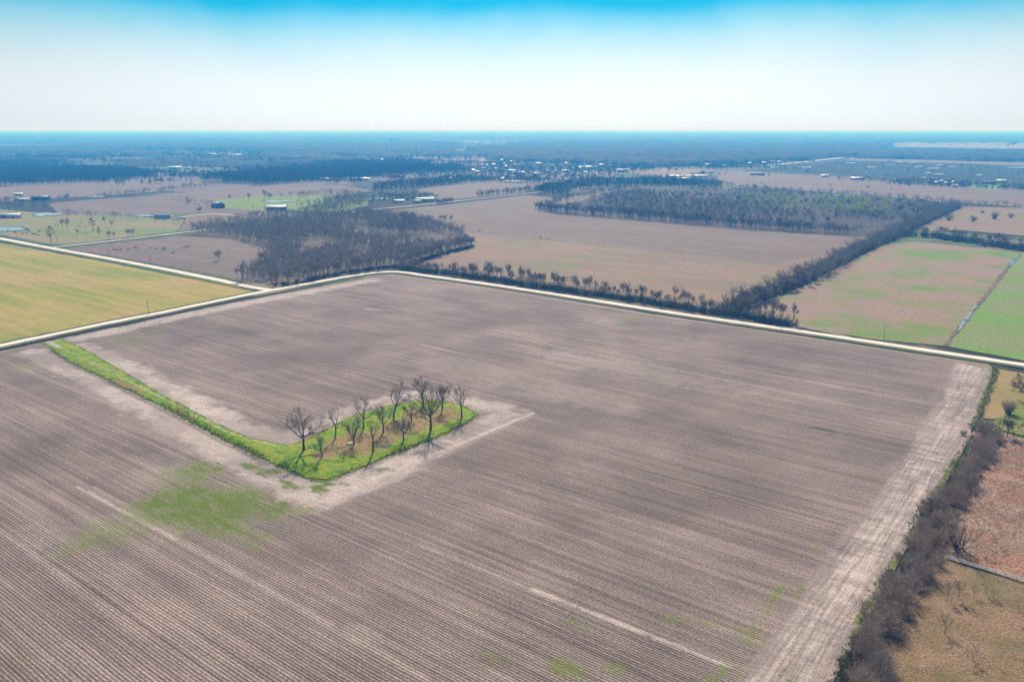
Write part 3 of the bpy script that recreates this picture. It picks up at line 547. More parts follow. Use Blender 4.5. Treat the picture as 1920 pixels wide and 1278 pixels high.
# ================================================================== TREES
def tinted(name, c0, c1, rough=0.9, spec=0.1, trans=0.0):
    """colour that differs a little from tree to tree (object random or the mesh's own tint) and from place to place"""
    m = Mat(name, rough, spec); oi = m.n('ShaderNodeObjectInfo'); t = m.math('FRACT', m.math('ADD', oi.outputs['Random'], m.attr('tint')))
    n = m.noise(0.35, 2); k = m.mix(m.math('MULTIPLY_ADD', n, 0.5, m.math('MULTIPLY', t, 0.6)), c0, c1)
    if trans:                                        # leaves and dry blades let some sun through
        tl = m.n('ShaderNodeBsdfTranslucent'); m.put(tl.inputs['Color'], k); ms = m.n('ShaderNodeMixShader'); ms.inputs[0].default_value = trans
        m.t.links.new(m.b.outputs[0], ms.inputs[1]); m.t.links.new(tl.outputs[0], ms.inputs[2]); m.t.links.new(ms.outputs[0], m.t.nodes['Material Output'].inputs['Surface'])
    return m.col(k)
BARK = tinted('grey_bark', (0.05, 0.042, 0.037), (0.10, 0.085, 0.072))
TWIG = tinted('bare_twigs', (0.12, 0.097, 0.083), (0.23, 0.19, 0.165))
WOODTWIG = tinted('wood_twigs', (0.16, 0.128, 0.102), (0.38, 0.31, 0.255))
BUSHTWIG = tinted('bush_twigs', (0.25, 0.178, 0.13), (0.50, 0.385, 0.30))
PALETWIG = tinted('pale_twigs', (0.30, 0.26, 0.24), (0.45, 0.40, 0.37))
PINE = tinted('pine_needles', (0.022, 0.042, 0.016), (0.045, 0.075, 0.028))
LEAF = tinted('evergreen_leaves', (0.03, 0.05, 0.014), (0.06, 0.085, 0.025), trans=.3)
BUD = tinted('young_leaves', (0.20, 0.27, 0.025), (0.34, 0.37, 0.07), trans=.5)
REDTWIG = tinted('reddish_twigs', (0.14, 0.085, 0.075), (0.20, 0.13, 0.11))
WEED = tinted('weed_leaves', (0.08, 0.14, 0.012), (0.17, 0.21, 0.04), trans=.45)
DRY = tinted('dry_grass', (0.28, 0.185, 0.095), (0.44, 0.32, 0.185), trans=.4)
REDDRY = tinted('red_dry_grass', (0.30, 0.165, 0.10), (0.50, 0.37, 0.27), trans=.4)

def frame_of(d):
    d = d / np.linalg.norm(d); a = np.cross(d, (0, 0, 1) if abs(d[2]) < .95 else (1, 0, 0)); a /= np.linalg.norm(a); return d, a, np.cross(d, a)
def tilt(d, ang, az):
    d, a, b = frame_of(d); return d * math.cos(ang) + (a * math.cos(az) + b * math.sin(az)) * math.sin(ang)
def limb(p, d, L, n, wander, lift, rs):
    P = [np.array(p, float)]; d = np.array(d, float); D = [d]
    for i in range(n):
        d = d + rs.normal(size=3) * wander + np.array((0, 0, lift)); d /= np.linalg.norm(d); P.append(P[-1] + d * L / n); D.append(d)
    return np.array(P), D
def grow_tree(seed, spread=1.0, trunk=0.26, limbs=5, droop=0.0, kids=(6, 6, 5, 3), twig=0.0016, lean=0.04, base_r=0.021):
    """a leafless tree of height 1: trunk (with the limbs' feet) and crown of limbs, boughs, twigs and twiglets"""
    rs = np.random.default_rng(seed); T = MB(); C = MB()
    P, D = limb((0, 0, -.01), (rs.normal() * lean, rs.normal() * lean, 1), trunk + .01, 5, .035, .01, rs)
    T.tube(P, np.array([1.5, 1.08, 1, .95, .9, .88]) * base_r, 8)
    def kid(P, D, L, r0, lev, first=.25):
        n = kids[lev] + rs.integers(0, 2)
        for j in range(n):
            t = first + (1 - first) * (j + rs.random()) / n; i = min(int(t * (len(P) - 1)), len(P) - 2); f = t * (len(P) - 1) - i
            p = P[i] * (1 - f) + P[i + 1] * f; d = tilt(D[i], R(rs.uniform(24, 58)), rs.uniform(0, 6.28))
            l = L * (1.15 - .55 * t) * rs.uniform(.7, 1.25)
            r = max(r0 * (1 - .6 * t) * .55, twig)
            if lev >= len(kids) - 1:
                C.sliver(p, p + d * l, twig * 1.7)
            else:
                ns = 4 if lev == 0 else 3 if lev == 1 else 2
                Q, E = limb(p, d, l, ns, .14, .07 - droop, rs)
                C.tube(Q, np.linspace(r, max(r * .35, twig * .6), len(Q)), 4 if lev == 0 else 3)
                kid(Q, E, l * .58, r, lev + 1, .2)
    az = rs.uniform(0, 6.28)
    for j in range(limbs):
        up = j == 0
        a = R(rs.uniform(4, 14)) if up else R(rs.uniform(22, 46)) * spread
        d = tilt(D[-1], a, az + j * 6.28 / max(1, limbs - 1) + rs.uniform(-.4, .4))
        b = P[-1] if j < 3 else P[-2] * .6 + P[-1] * .4
        L = rs.uniform(.42, .56) * (1.12 if up else 1)
        Q, E = limb(b, d, L, 6, .10, .055, rs); C.tube(Q, np.linspace(base_r * .62, base_r * .12, len(Q)), 5)
        kid(Q, E, L * .52, base_r * .55, 0)
    if rs.random() < .7:
        d = tilt(np.array((0, 0, 1.)), R(62), rs.uniform(0, 6.28)); Q, E = limb(P[3], d, .24, 4, .12, .05, rs); C.tube(Q, np.linspace(base_r * .4, base_r * .1, 5), 4); kid(Q, E, .12, base_r * .3, 1)
    tv, tf = T.arrays(); cv, cf = C.arrays(); s = 1 / cv[:, 2].max()
    return (tv * s, tf), (cv * s, cf)
def two_part(name, arrs, mats, label=None, cat='tree', group=None):
    r = empty(name); tag(r, label, cat, group)
    obj('trunk', mesh_np('trunk', *arrs[0]), mats[0], r); obj('crown', mesh_np('crown', *arrs[1]), mats[1], r)
    return r
def leaf_cloud(b, c, rad, n, size, rs, hollow=.35):
    """small leaf-sized faces spread through a rounded clump"""
    q = rs.normal(size=(n, 3)); q /= np.linalg.norm(q, axis=1)[:, None]; q *= (hollow + (1 - hollow) * rs.random(n) ** .6)[:, None]
    p = np.asarray(c) + q * rad; a = rs.normal(size=(n, 3)); a /= np.linalg.norm(a, axis=1)[:, None]; t = rs.normal(size=(n, 3)); t = np.cross(a, t); t /= np.linalg.norm(t, axis=1)[:, None]
    s = size * rs.uniform(.6, 1.4, n)[:, None]
    V = np.stack([p - a * s * .5, p + a * s * .5 + t * s * .25, p + t * s * .9], 1).reshape(-1, 3)
    b.add(V, np.arange(3 * n).reshape(-1, 3))
def pine_arr(seed, n=420, size=.03, low=.38):
    rs = np.random.default_rng(seed); T = MB(); C = MB()
    P, D = limb((0, 0, 0), (0, 0, 1), .93, 6, .02, 0, rs); T.tube(P, np.linspace(.016, .004, 7), 6)
    K = 15
    for j in range(K):
        z = low + (.94 - low) * (j + rs.random()) / K; w_ = .17 * (1 - .75 * ((z - low) / (1 - low)) ** 1.6) * rs.uniform(.6, 1.2); a = rs.uniform(0, 6.28)
        c = np.array((math.cos(a) * w_, math.sin(a) * w_, z)); T.tube([(0, 0, z - .04), c], [.005, .002], 3)
        leaf_cloud(C, c, np.array((.085, .085, .05)) * rs.uniform(.7, 1.25), n // K, size, rs)
    leaf_cloud(C, (0, 0, .94), (.05, .05, .06), n // K, size, rs)
    return T.arrays(), C.arrays()
def round_arr(seed, n=420, size=.05, trunk=.22, wid=.36):
    rs = np.random.default_rng(seed); T = MB(); C = MB(); T.tube([(0, 0, 0), (.01, 0, trunk), (0, .01, .6)], [.03, .024, .01], 6)
    K = 14
    for j in range(K):
        q = rs.normal(size=3); q /= np.linalg.norm(q); z = .56 + q[2] * .27; c = np.array((q[0] * wid * .72, q[1] * wid * .72, z)); T.tube([(0, 0, .25), c], [.012, .004], 3)
        leaf_cloud(C, c, np.array((.17, .17, .15)) * rs.uniform(.7, 1.2), n // K, size, rs)
    return T.arrays(), C.arrays()
def bush_arr(seed, stems=46, wid=.75, twigw=.008, sub=9, leaf=0, droop=.05):
    """a leafless thicket bush of height about 1: stems arching out of one foot, split into stems and twigs"""
    rs = np.random.default_rng(seed); T = MB(); C = MB()
    for j in range(stems):
        a = rs.uniform(0, 6.28); o = rs.uniform(0, .18); d = np.array((math.cos(a) * wid * rs.uniform(.15, 1), math.sin(a) * wid * rs.uniform(.15, 1), rs.uniform(.7, 1.1)))
        L = rs.uniform(.65, 1.1); Q, E = limb((math.cos(a) * o, math.sin(a) * o, -.02), d / np.linalg.norm(d), L, 4, .12, -droop, rs)
        T.tube(Q, np.linspace(twigw * 1.3, twigw * .5, 5), 3)
        for s_ in range(sub):
            t = rs.uniform(.25, 1); i = min(int(t * 4), 3); p = Q[i] + (Q[i + 1] - Q[i]) * (t * 4 - i); dd = tilt(E[i], R(rs.uniform(20, 65)), rs.uniform(0, 6.28)); l = rs.uniform(.12, .34)
            q = p + dd * l; C.sliver(p, q, twigw * 1.5)
            for _ in range(2):
                f = rs.uniform(.3, .9); e = tilt(dd, R(rs.uniform(25, 60)), rs.uniform(0, 6.28)); C.sliver(p + dd * l * f, p + dd * l * f + e * l * .5, twigw * 1.1)
        if leaf: leaf_cloud(C, Q[3], (.16, .16, .14), leaf, .045, rs)
    tv, tf = T.arrays(); cv, cf = C.arrays(); s = 1 / np.percentile(cv[:, 2], 98)
    return (tv * s, tf), (cv * s, cf)
def lod_tree(seed, boughs=7, twigs=60, width=.011, spread=.33, trunk=.2):
    """one mesh for a tree seen small inside a wood"""
    rs = np.random.default_rng(seed); B = MB(); B.tube([(0, 0, 0), (.005, 0, .3), (.01, .01, .62)], [.014, .011, .006], 3)
    ends = []
    for j in range(boughs):
        a = rs.uniform(0, 6.28); z0 = rs.uniform(trunk, .5); w_ = spread * rs.uniform(.4, 1); q = np.array((math.cos(a) * w_, math.sin(a) * w_, rs.uniform(.6, .92))); p = np.array((0, 0, z0)); B.sliver(p, q, width * 1.4); ends.append((p, q))
    for j in range(twigs):
        p, q = ends[rs.integers(len(ends))]; f = rs.uniform(.35, 1); b = p + (q - p) * f; d = tilt(q - p, R(rs.uniform(10, 65)), rs.uniform(0, 6.28)); B.sliver(b, b + d * rs.uniform(.10, .24), width)
    return B.arrays()
def lod_pine(seed, n=46, size=.10, low=.3):
    rs = np.random.default_rng(seed); B = MB(); B.tube([(0, 0, 0), (0, 0, .6)], [.016, .008], 3)
    for z in np.linspace(low, .93, 5): leaf_cloud(B, (rs.normal() * .02, rs.normal() * .02, z), (.20 * (1.1 - .7 * z), .20 * (1.1 - .7 * z), .10), n // 5, size, rs, .2)
    return B.arrays()
def lod_round(seed, n=50, size=.13):
    rs = np.random.default_rng(seed); B = MB(); B.tube([(0, 0, 0), (0, 0, .5)], [.02, .01], 3)
    for j in range(5):
        q = rs.normal(size=3) * .13; leaf_cloud(B, np.array((0, 0, .58)) + q, (.22, .22, .2), n // 5, size, rs, .3)
    return B.arrays()

def merge(pts, heights, protos, z=-.25, wide=(.85, 1.25)):
    """many small trees in one mesh, each turned, sized and tinted on its own"""
    n = len(pts); which = rng.integers(0, len(protos), n); VV, FF, TT = [], [], []; off = 0
    for k, (pv, pf) in enumerate(protos):
        i = np.where(which == k)[0]
        if not len(i): continue
        a = rng.uniform(0, 6.28, len(i)); c, s = np.cos(a)[:, None], np.sin(a)[:, None]; h = heights[i][:, None]; w_ = rng.uniform(*wide, (len(i), 1)) * h
        x = (pv[:, 0] * c - pv[:, 1] * s) * w_ + pts[i, 0][:, None]; y = (pv[:, 0] * s + pv[:, 1] * c) * w_ + pts[i, 1][:, None]; zz = pv[:, 2] * h + z
        VV.append(np.stack([x, y, zz], -1).reshape(-1, 3)); FF.append((pf[None] + (np.arange(len(i)) * len(pv))[:, None, None]).reshape(-1, 3) + off); off += len(i) * len(pv)
        TT.append(np.repeat(rng.random(len(i)), len(pv)))
    return np.vstack(VV), np.vstack(FF), np.concatenate(TT)
def scatter(poly, gap, jit=.48):
    """points all over an outline, an uneven GAP apart"""
    u, v = poly @ EU, poly @ EV; gu = np.arange(u.min(), u.max() + gap, gap); gv = np.arange(v.min(), v.max() + gap, gap); A_, B_ = np.meshgrid(gu, gv)
    q = np.c_[A_.ravel(), B_.ravel()] + rng.uniform(-jit, jit, (A_.size, 2)) * gap; Q = q[:, :1] * EU + q[:, 1:] * EV
    return Q[inside(Q, poly)]
def along(line, gap, width):
    L = smooth_line(line, 4.0); s = np.r_[0, np.cumsum(np.hypot(*np.diff(L, axis=0).T))]; n = int(s[-1] / gap)
    t = (np.arange(n) + rng.uniform(.1, .9, n)) * gap; p = np.c_[np.interp(t, s, L[:, 0]), np.interp(t, s, L[:, 1])]
    return p + rng.uniform(-.5, .5, (n, 2)) * width
def mass(name, pts, hts, protos, mat, label, cat='woodland', z=-.25, wide=(.85, 1.25)):
    V, F_, T = merge(pts, hts, protos, z, wide)
    return tag(obj(name, mesh_np(name, V, F_, {'tint': T}), mat), label, cat, None, 'stuff')

# ------------------------------------------------------------------ the grove: thirteen bare trees, each its own
GROVE = [ # x, foot y, top y, shape seed, spread, limbs, trunk, label
 (570, 846, 762, 101, 1.25, 6, .27, 'broad bare tree at the left tip of the grove, widest crown of all'),
 (604, 860, 806, 102, 0.9, 5, .25, 'short bare tree in front of the broad tree at the grove left tip'),
 (629, 822, 762, 103, 0.55, 3, .34, 'slim forked bare tree alone on the far left edge of the grove'),
 (664, 836, 776, 104, 1.0, 6, .2, 'low branching bare tree beside the small white table'),
 (682, 805, 742, 105, 1.05, 5, .3, 'upright bare tree on the far edge of the grove above the white table'),
 (700, 850, 783, 106, 0.5, 3, .42, 'thick trunked bare tree with few broken limbs at the near edge'),
 (719, 813, 757, 107, 0.95, 5, .25, 'thin low crowned bare tree in the middle of the grove'),
 (738, 783, 712, 108, 1.0, 6, .3, 'large full crowned bare tree on the far edge, mid grove'),
 (757, 828, 772, 109, 0.85, 6, .22, 'short bushy bare tree at the near edge beside the brush pile'),
 (772, 792, 742, 110, 0.95, 5, .25, 'slight bare tree between the two biggest trees of the grove'),
 (808, 808, 716, 111, 0.85, 7, .3, 'tallest bare tree, nearest the track, with the longest shadow'),
 (794, 762, 706, 112, 0.8, 6, .3, 'bare tree at the far end of the grove half hidden behind the tallest'),
 (830, 768, 709, 113, 0.75, 6, .3, 'narrow bare tree at the far end, left of the lone right one'),
 (866, 784, 717, 114, 0.9, 6, .33, 'lone round crowned bare tree at the right tip of the grove'),
]
for (px, yb, yt, sd_, spr, lb, trk, lab) in GROVE:
    p = G(px, yb); h = tall(px, yb, yt) * 1.02
    r = two_part('bare_tree', grow_tree(sd_, spr * 1.18, trk, lb, kids=(6, 5, 5, 3) if lb > 3 else (5, 4, 4, 2), twig=.00105, base_r=.022), (BARK, TWIG), lab, 'tree', 'bare trees of the grove')
    r.location = (p[0], p[1], .55); r.scale = (h, h, h); r.rotation_euler = (0, 0, rng.uniform(0, 6.28))

# ------------------------------------------------------------------ kinds of bare tree for the hedgerows and the edges of the woods
MID = [two_part('bare_tree', grow_tree(200 + i, [.6, .8, .95, .7, 1.0, .55][i], [.3, .34, .28, .36, .3, .4][i], [4, 5, 6, 5, 6, 4][i], kids=(5, 5, 4, 2), twig=.0042, base_r=.017), (BARK, WOODTWIG)) for i in range(6)]
MID_USED = [False] * 6
def bare_tree(p, h, label, group=None, wide=1.0, k=None, z=-.2):
    k = int(rng.integers(0, 6)) if k is None else k
    if not MID_USED[k]: o = MID[k]; MID_USED[k] = True
    else: o = copy_tree(MID[k])
    o.location = (p[0], p[1], z); o.rotation_euler = (0, 0, rng.uniform(0, 6.28)); o.scale = (h * wide, h * wide, h)
    tag(o, label, 'tree'); 
    if group: o['group'] = group
    elif 'group' in o: del o['group']
    return o
# hedgerow along the white road
HEDGE = GP([(752, 505), (800, 509), (860, 516), (950, 529), (1060, 545), (1180, 562), (1290, 579), (1350, 588), (1420, 598), (1490, 610)])
n_ = 0
for p in along(HEDGE, 3.7, 5.0):
    f = sm(np.array([p[0]]), -90, -30)[0]
    bare_tree(p + np.array((1.5, 2.5)) + rng.normal(size=2) * 1.2, rng.uniform(5, 11.5) + 5.0 * f * rng.uniform(.3, 1), 'bare tree in the hedgerow between the white road and the tan field', 'bare trees in the roadside hedgerow', rng.uniform(.5, .85))
q = along(HEDGE, .42, 7.5); mass('undergrowth', q, rng.uniform(3, 9, len(q)) * (.6 + .8 * vnoise(q[:, 0] * .06, q[:, 1] * .06, 3)), [lod_tree(480 + i, 5, 40, .012, .28) for i in range(4)], WOODTWIG, 'thin saplings filling the roadside hedgerow', 'undergrowth')
UB = [bush_arr(300 + i, 26, .9, .02, 6, leaf=10) for i in range(3)]
UBm = [(np.vstack([a[0], b[0]]), np.vstack([a[1], b[1] + len(a[0])])) for a, b in UB]
q = along(HEDGE, 0.9, 5.5); mass('undergrowth', q, rng.uniform(1.6, 4.2, len(q)), UBm, tinted('hedge_undergrowth', (0.10, 0.10, 0.04), (0.20, 0.17, 0.095)), 'dense dark undergrowth beneath the roadside hedgerow', 'undergrowth')
# treeline running up to the right, a band of trees
TL = GP([(1330, 578), (1420, 548), (1500, 512), (1570, 482), (1640, 452), (1700, 428), (1750, 402), (1785, 386)])
TLL, TLR = GP([(1338, 584), (1412, 553), (1490, 519), (1565, 482), (1620, 455), (1682, 427), (1742, 400), (1782, 386)]), GP([(1385, 588), (1430, 568), (1510, 532), (1600, 487), (1660, 458), (1715, 432), (1770, 405), (1805, 388)])
BAND = np.vstack([TLL, TLR[::-1]]); q = along((TLL[:8] + TLR[:8]) / 2, 1.15, 30); q = q[(sdpoly(q, BAND) + 22 * (fbm(q[:, 0] * .05, q[:, 1] * .05, 8) - .5)) < 3]; dd = np.hypot(*q.T); o_ = np.argsort(dline(q, TLR) + .06 * dd)
for i in o_[:55]: bare_tree(q[i], rng.uniform(6, 12.5), 'bare tree packed into the diagonal treeline beside the winter field', 'bare trees of the diagonal treeline', rng.uniform(.95, 1.3))
LODT = [lod_tree(400 + i, 9, 95, .0105, .36) for i in range(6)]
rest = q[o_[55:]]; mass('woodland', rest, rng.uniform(7, 13.5, len(rest)) * (.65 + .7 * fbm(rest[:, 0] * .03, rest[:, 1] * .03, 4)), LODT, WOODTWIG, 'thick bare treeline running diagonally up to the dark wood', wide=(1.0, 1.35))
q = scatter(BAND, 4.6); mass('undergrowth', q, rng.uniform(2.0, 5.0, len(q)), UBm, tinted('treeline_undergrowth', (0.09, 0.08, 0.05), (0.18, 0.15, 0.10)), 'dark undergrowth inside the diagonal treeline', 'undergrowth')
# treeline across, behind the winter field
T2 = GP([(1690, 440), (1760, 446), (1840, 457), (1930, 470), (2080, 492)])
for p in along(T2, 9.0, 10)[:20]: bare_tree(p, rng.uniform(11, 16), 'bare tree in the treeline between the winter field and the bush field', 'bare trees behind the winter field', rng.uniform(.95, 1.25))
q = along(T2, 2.2, 16); mass('undergrowth', q, rng.uniform(3, 7, len(q)), UBm, tinted('far_undergrowth', (0.10, 0.09, 0.055), (0.19, 0.16, 0.105)), 'dark undergrowth of the treeline behind the winter field', 'undergrowth')
# the bare wood at the corner of the roads
W1 = GP([(452, 526), (478, 500), (520, 468), (436, 443), (345, 438), (560, 413), (690, 401), (800, 418), (866, 441), (888, 462), (800, 486), (765, 502), (730, 503), (640, 514), (562, 529), (520, 535), (490, 530)])
W1F = GP([(452, 527), (490, 531), (520, 536), (562, 530), (640, 514), (730, 503), (765, 502), (800, 486), (888, 462)])
q = scatter(W1, 6.0); df = dline(q, W1F); o_ = np.argsort(df); clear = GP([(470, 522), (560, 526)]); 
for i in o_[:50]: bare_tree(q[i], rng.uniform(10, 15), 'bare tree at the near edge of the corner wood', 'bare trees at the edge of the corner wood', rng.uniform(.85, 1.15))
rest = q[o_[50:]]; nn = fbm(rest[:, 0] * .02, rest[:, 1] * .02, 77); rest = rest[nn > .40]
mass('woodland', rest, rng.uniform(7, 16.5, len(rest)), LODT, WOODTWIG, 'bare grey brown wood in the angle of the roads', wide=(1.0, 1.35))
q2 = W1F; q2 = along(W1F[2:], 1.3, 5) + np.array((0, 3)); mass('undergrowth', q2, rng.uniform(1.2, 3.2, len(q2)), UBm, tinted('wood_undergrowth', (0.075, 0.06, 0.045), (0.15, 0.12, 0.09)), 'low brush along the near edge of the corner wood', 'undergrowth')
# singles and small clumps of bare trees
SINGLES = [(411, 488, 467, 'lone bare tree standing in the cattle field'), (127, 433, 402, 'tall thin bare tree in the middle of the cattle pasture'), (118, 431, 408, 'reddish bare tree left of the tall thin one in the pasture'),
 (146, 441, 427, 'low round bare tree in the bright part of the pasture'), (210, 425, 410, 'dense bare tree beside the right pond of the pasture'), (196, 420, 405, 'reddish bare tree near the far edge of the pasture'),
 (204, 448, 431, 'bushy bare tree by the farm road, larger of the pair'), (214, 447, 433, 'bushy bare tree by the farm road, smaller of the pair'), (240, 444, 428, 'forked bare tree at the farm road right of the bushy pair'), (250, 443, 427, 'slender bare tree touching the forked one at the farm road'),
 (445, 524, 500, 'thin bare tree at the lane, left end of the corner wood'), (456, 526, 488, 'tall bare tree at the lane just left of the white car'),
 (809, 420, 402, 'bare tree alone left of the small clump in the stubble field'), (826, 418, 402, 'bare tree in the small clump in the stubble field, left one'), (834, 418, 401, 'bare tree in the small clump in the stubble field, middle one'), (846, 417, 402, 'bare tree in the small clump in the stubble field, right one'),
 (735, 424, 396, 'bare tree by the wood pond, left of the tall trio'), (758, 425, 393, 'bare tree of the tall group right of the wood pond, first one'), (770, 424, 394, 'bare tree of the tall group right of the wood pond, last one'),
 (467, 377, 361, 'bare tree left of the pale pond in the lush pasture'), (497, 374, 354, 'tallest bare tree behind the pale pond in the lush pasture'), (504, 376, 360, 'bare tree just behind the pale pond in the lush pasture'), (431, 375, 364, 'small bare tree at the left end of the lush pasture'),
 (1822, 775, 722, None)]
for (px, yb, yt, lab) in SINGLES[:-1]: bare_tree(G(px, yb), tall(px, yb, yt), lab, None, 1.1 if lab.find('thin') < 0 else .55)
for i, (px, yb, yt, lab) in enumerate([(1779, 413, 400, 'wide bare bush in the tan field, largest and leftmost'), (1824, 415, 404, 'wide low bare bush in the tan field, second from left'), (1864, 410, 396, 'upright bare bush in the tan field, third from left'), (1895, 408, 399, 'small bare bush in the tan field at its right'), (1842, 400, 393, 'smallest bare bush, farthest back in the tan field')]):
    a, b = bush_arr(330 + i, 24, .85, .02, 8); o = two_part('bare_bush', (a, b), (BARK, WOODTWIG), lab, 'bush'); p = G(px, yb); h = tall(px, yb, yt); o.location = (*p, -.1); o.scale = (h, h, h)

# ------------------------------------------------------------------ evergreens
PN = [two_part('pine_tree', pine_arr(500 + i), (BARK, PINE)) for i in range(3)]; PU = [0, 0, 0]
def pine(p, h, label, group=None):
    k = int(rng.integers(0, 3)); o = PN[k] if not PU[k] else copy_tree(PN[k]); PU[k] = 1
    o.location = (*p, 0.1); o.scale = (h * 1.35, h * 1.35, h); o.rotation_euler = (0, 0, rng.uniform(0, 6.28)); tag(o, label, 'tree')
    if group: o['group'] = group
    return o
for (px, yb, yt, lab) in [(96, 455, 423, 'dark pine alone near the lane, nearest in the cattle pasture'), (175, 433, 407, 'tallest dark pine in the middle of the cattle pasture'), (186, 444, 425, 'small pine right of the tallest pasture pine'),
   (-1, 396, 366, 'dark pine at the left picture edge behind the farmhouse'), (17, 397, 368, 'broad dark pine behind the farmhouse'), (31, 396, 374, 'shorter pine behind the white farm shed'), (42, 396, 375, 'dark pine right of the one behind the white farm shed'), (64, 395, 376, 'pine standing apart at the pond, right of the farm pines'), (85, 396, 379, 'smallest pine behind the farm pond'),
   (765, 467, 443, 'dark evergreen rising inside the corner wood, tallest'), (753, 480, 466, 'low dark evergreen inside the corner wood'), (776, 478, 468, 'smallest dark evergreen at the right of the corner wood'), (812, 466, 446, 'dark evergreen near the right tip of the corner wood'), (614, 511, 497, 'dark evergreen shrub at the wood edge by the road'),
   (648, 384, 363, 'dark round pine behind the bare wood, left of a pair'), (634, 386, 366, 'dark pine behind the bare wood, farther left'), (691, 390, 377, 'small dark pine beside the farm road'), (474, 392, 384, 'small dark evergreen left of the white roofed barn'), (496, 394, 386, 'dark evergreen beside the white roofed barn'), (413, 391, 383, 'dark tree behind the dark farmhouse'), (1493, 615, 598, 'dark evergreen bush ending the roadside hedgerow'), (1424, 596, 585, 'dark evergreen standing in the roadside hedgerow')]:
    pine(G(px, yb), tall(px, yb, yt), lab)
RN = [two_part('evergreen_tree', round_arr(520 + i), (BARK, LEAF)) for i in range(2)]; RU = [0, 0]
def evergreen(p, h, label, group=None, wide=1.0):
    k = int(rng.integers(0, 2)); o = RN[k] if not RU[k] else copy_tree(RN[k]); RU[k] = 1
    o.location = (*p, -.6); o.scale = (h * wide, h * wide, h); o.rotation_euler = (0, 0, rng.uniform(0, 6.28)); tag(o, label, 'tree')
    if group: o['group'] = group
for i in range(7): evergreen(G(822 + i * 4.3, 383 - i * .7), rng.uniform(8, 12), 'dark evergreen in the dense clump beside the far farm road', 'dark clump beside the far farm road', 1.3)
for (px, yb, yt, lab) in [(1410, 330, 322, 'dark round tree beside the far farmhouse'), (1430, 329, 323, 'dark round tree right of the far farmhouse'), (1442, 330, 324, 'darkest round tree in the far farmyard')]: evergreen(G(px, yb), tall(px, yb, yt), lab, None, 1.2)
# yellow green trees just coming into leaf
BN = [two_part('budding_tree', round_arr(540 + i, 200, .07, .2, .34), (BARK, BUD)) for i in range(4)]; BU = [0] * 4
BP = GP([(1350, 388), (1400, 366), (1560, 372), (1680, 384), (1700, 394), (1640, 406), (1560, 400), (1440, 398)])
bp_ = scatter(BP, 13); rng.shuffle(bp_)
for p in bp_[fbm(bp_[:, 0] * .012, bp_[:, 1] * .012, 91) > .40][:190]:
    k = int(rng.integers(0, 4)); o = BN[k] if not BU[k] else copy_tree(BN[k]); BU[k] = 1
    h = rng.uniform(9, 14); o.location = (*p, -.2); o.scale = (h * .8, h * .8, h); o.rotation_euler = (0, 0, rng.uniform(0, 6.28))
    tag(o, 'yellow green tree coming into leaf inside the dark brushy wood', 'tree', 'budding trees of the brushy wood')
for i, (px, yb, yt, lab) in enumerate([(740, 366, 356, 'pale green budding tree near the far farm road, left'), (758, 366, 356, 'pale green budding tree near the far farm road, right'), (823, 478, 467, 'light green shrub near the right end of the corner wood')]):
    k = i; o = copy_tree(BN[k]); h = tall(px, yb, yt); o.location = (*G(px, yb), -.2); o.scale = (h, h, h); tag(o, lab, 'tree'); 
    if 'group' in o: del o['group']

# ------------------------------------------------------------------ woods too thick or far to count
LODF = [lod_tree(420 + i, 5, 26, .028, .38) for i in range(5)]
LODP = [lod_pine(440 + i) for i in range(4)]
LODR = [lod_round(460 + i) for i in range(4)]
EDGETWIG = tinted('edge_twigs', (0.07, 0.06, 0.048), (0.17, 0.145, 0.115))
W2F = GP([(1012, 392), (1030, 398), (1200, 412), (1400, 429), (1600, 442)])
q = np.vstack([along(W2F, 1.1, 26) + np.array((6, 14)), along(GP([(1020, 388), (1080, 372), (1190, 354)]), 4, 22)]); mass('woodland', q, rng.uniform(8, 15, len(q)), LODT, EDGETWIG, 'dark front edge of the brushy wood facing the stubble field', wide=(1.0, 1.4))
W2 = GP([(1040, 388), (1190, 357), (1320, 354), (1480, 364), (1780, 384), (1700, 430), (1600, 436), (1400, 424), (1200, 408)])
q = scatter(W2, 8.5); nn = fbm(q[:, 0] * .010, q[:, 1] * .010, 61); q1 = q[nn > .54]; mass('woodland', q1, rng.uniform(7, 13, len(q1)), LODT, WOODTWIG, 'thin bare trees scattered through the brushy wood')
q1 = q[(nn > .40) & (rng.random(len(q)) < .25)]; mass('woodland', q1, rng.uniform(6, 11, len(q1)), LODR, LEAF, 'dark green thicket inside the brushy wood')
q = scatter(W2, 6.0); mass('undergrowth', q, rng.uniform(1.5, 4, len(q)), LODF, BUSHTWIG, 'brown brush covering the floor of the brushy wood', 'undergrowth', wide=(1.2, 2.0))
q = along(GP([(1200, 353), (1330, 350), (1480, 361), (1640, 372), (1790, 384)]), 4.5, 20); mass('woodland', q, rng.uniform(9, 15, len(q)), LODT, EDGETWIG, 'dark back edge of the brushy wood')
q = along(GP([(1790, 388), (1850, 388), (1930, 394), (2050, 402)]), 5, 22); mass('woodland', q, rng.uniform(8, 15, len(q)), LODT, WOODTWIG, 'treeline behind the field of lone bushes')
def wood(pts, gap, h, protos, mat, label, wide=(1.0, 1.4), z=-.3):
    q = scatter(GP(pts), gap); mass('woodland', q, rng.uniform(h * .7, h * 1.25, len(q)), protos, mat, label, wide=wide, z=z)
def row(pts, gap, width, h, protos, mat, label, wide=(1.0, 1.4)):
    q = along(GP(pts), gap, width); mass('woodland', q, rng.uniform(h * .6, h * 1.3, len(q)), protos, mat, label, wide=wide)
DARKW = tinted('far_wood', (0.018, 0.022, 0.012), (0.045, 0.042, 0.026))
wood([(-80, 352), (0, 349.5), (100, 345.5), (200, 341), (290, 332.5), (265, 323), (200, 318), (0, 312), (-80, 312)], 10, 15, LODF + LODP[:2], DARKW, 'large dark wood at the left beyond the stubble field')
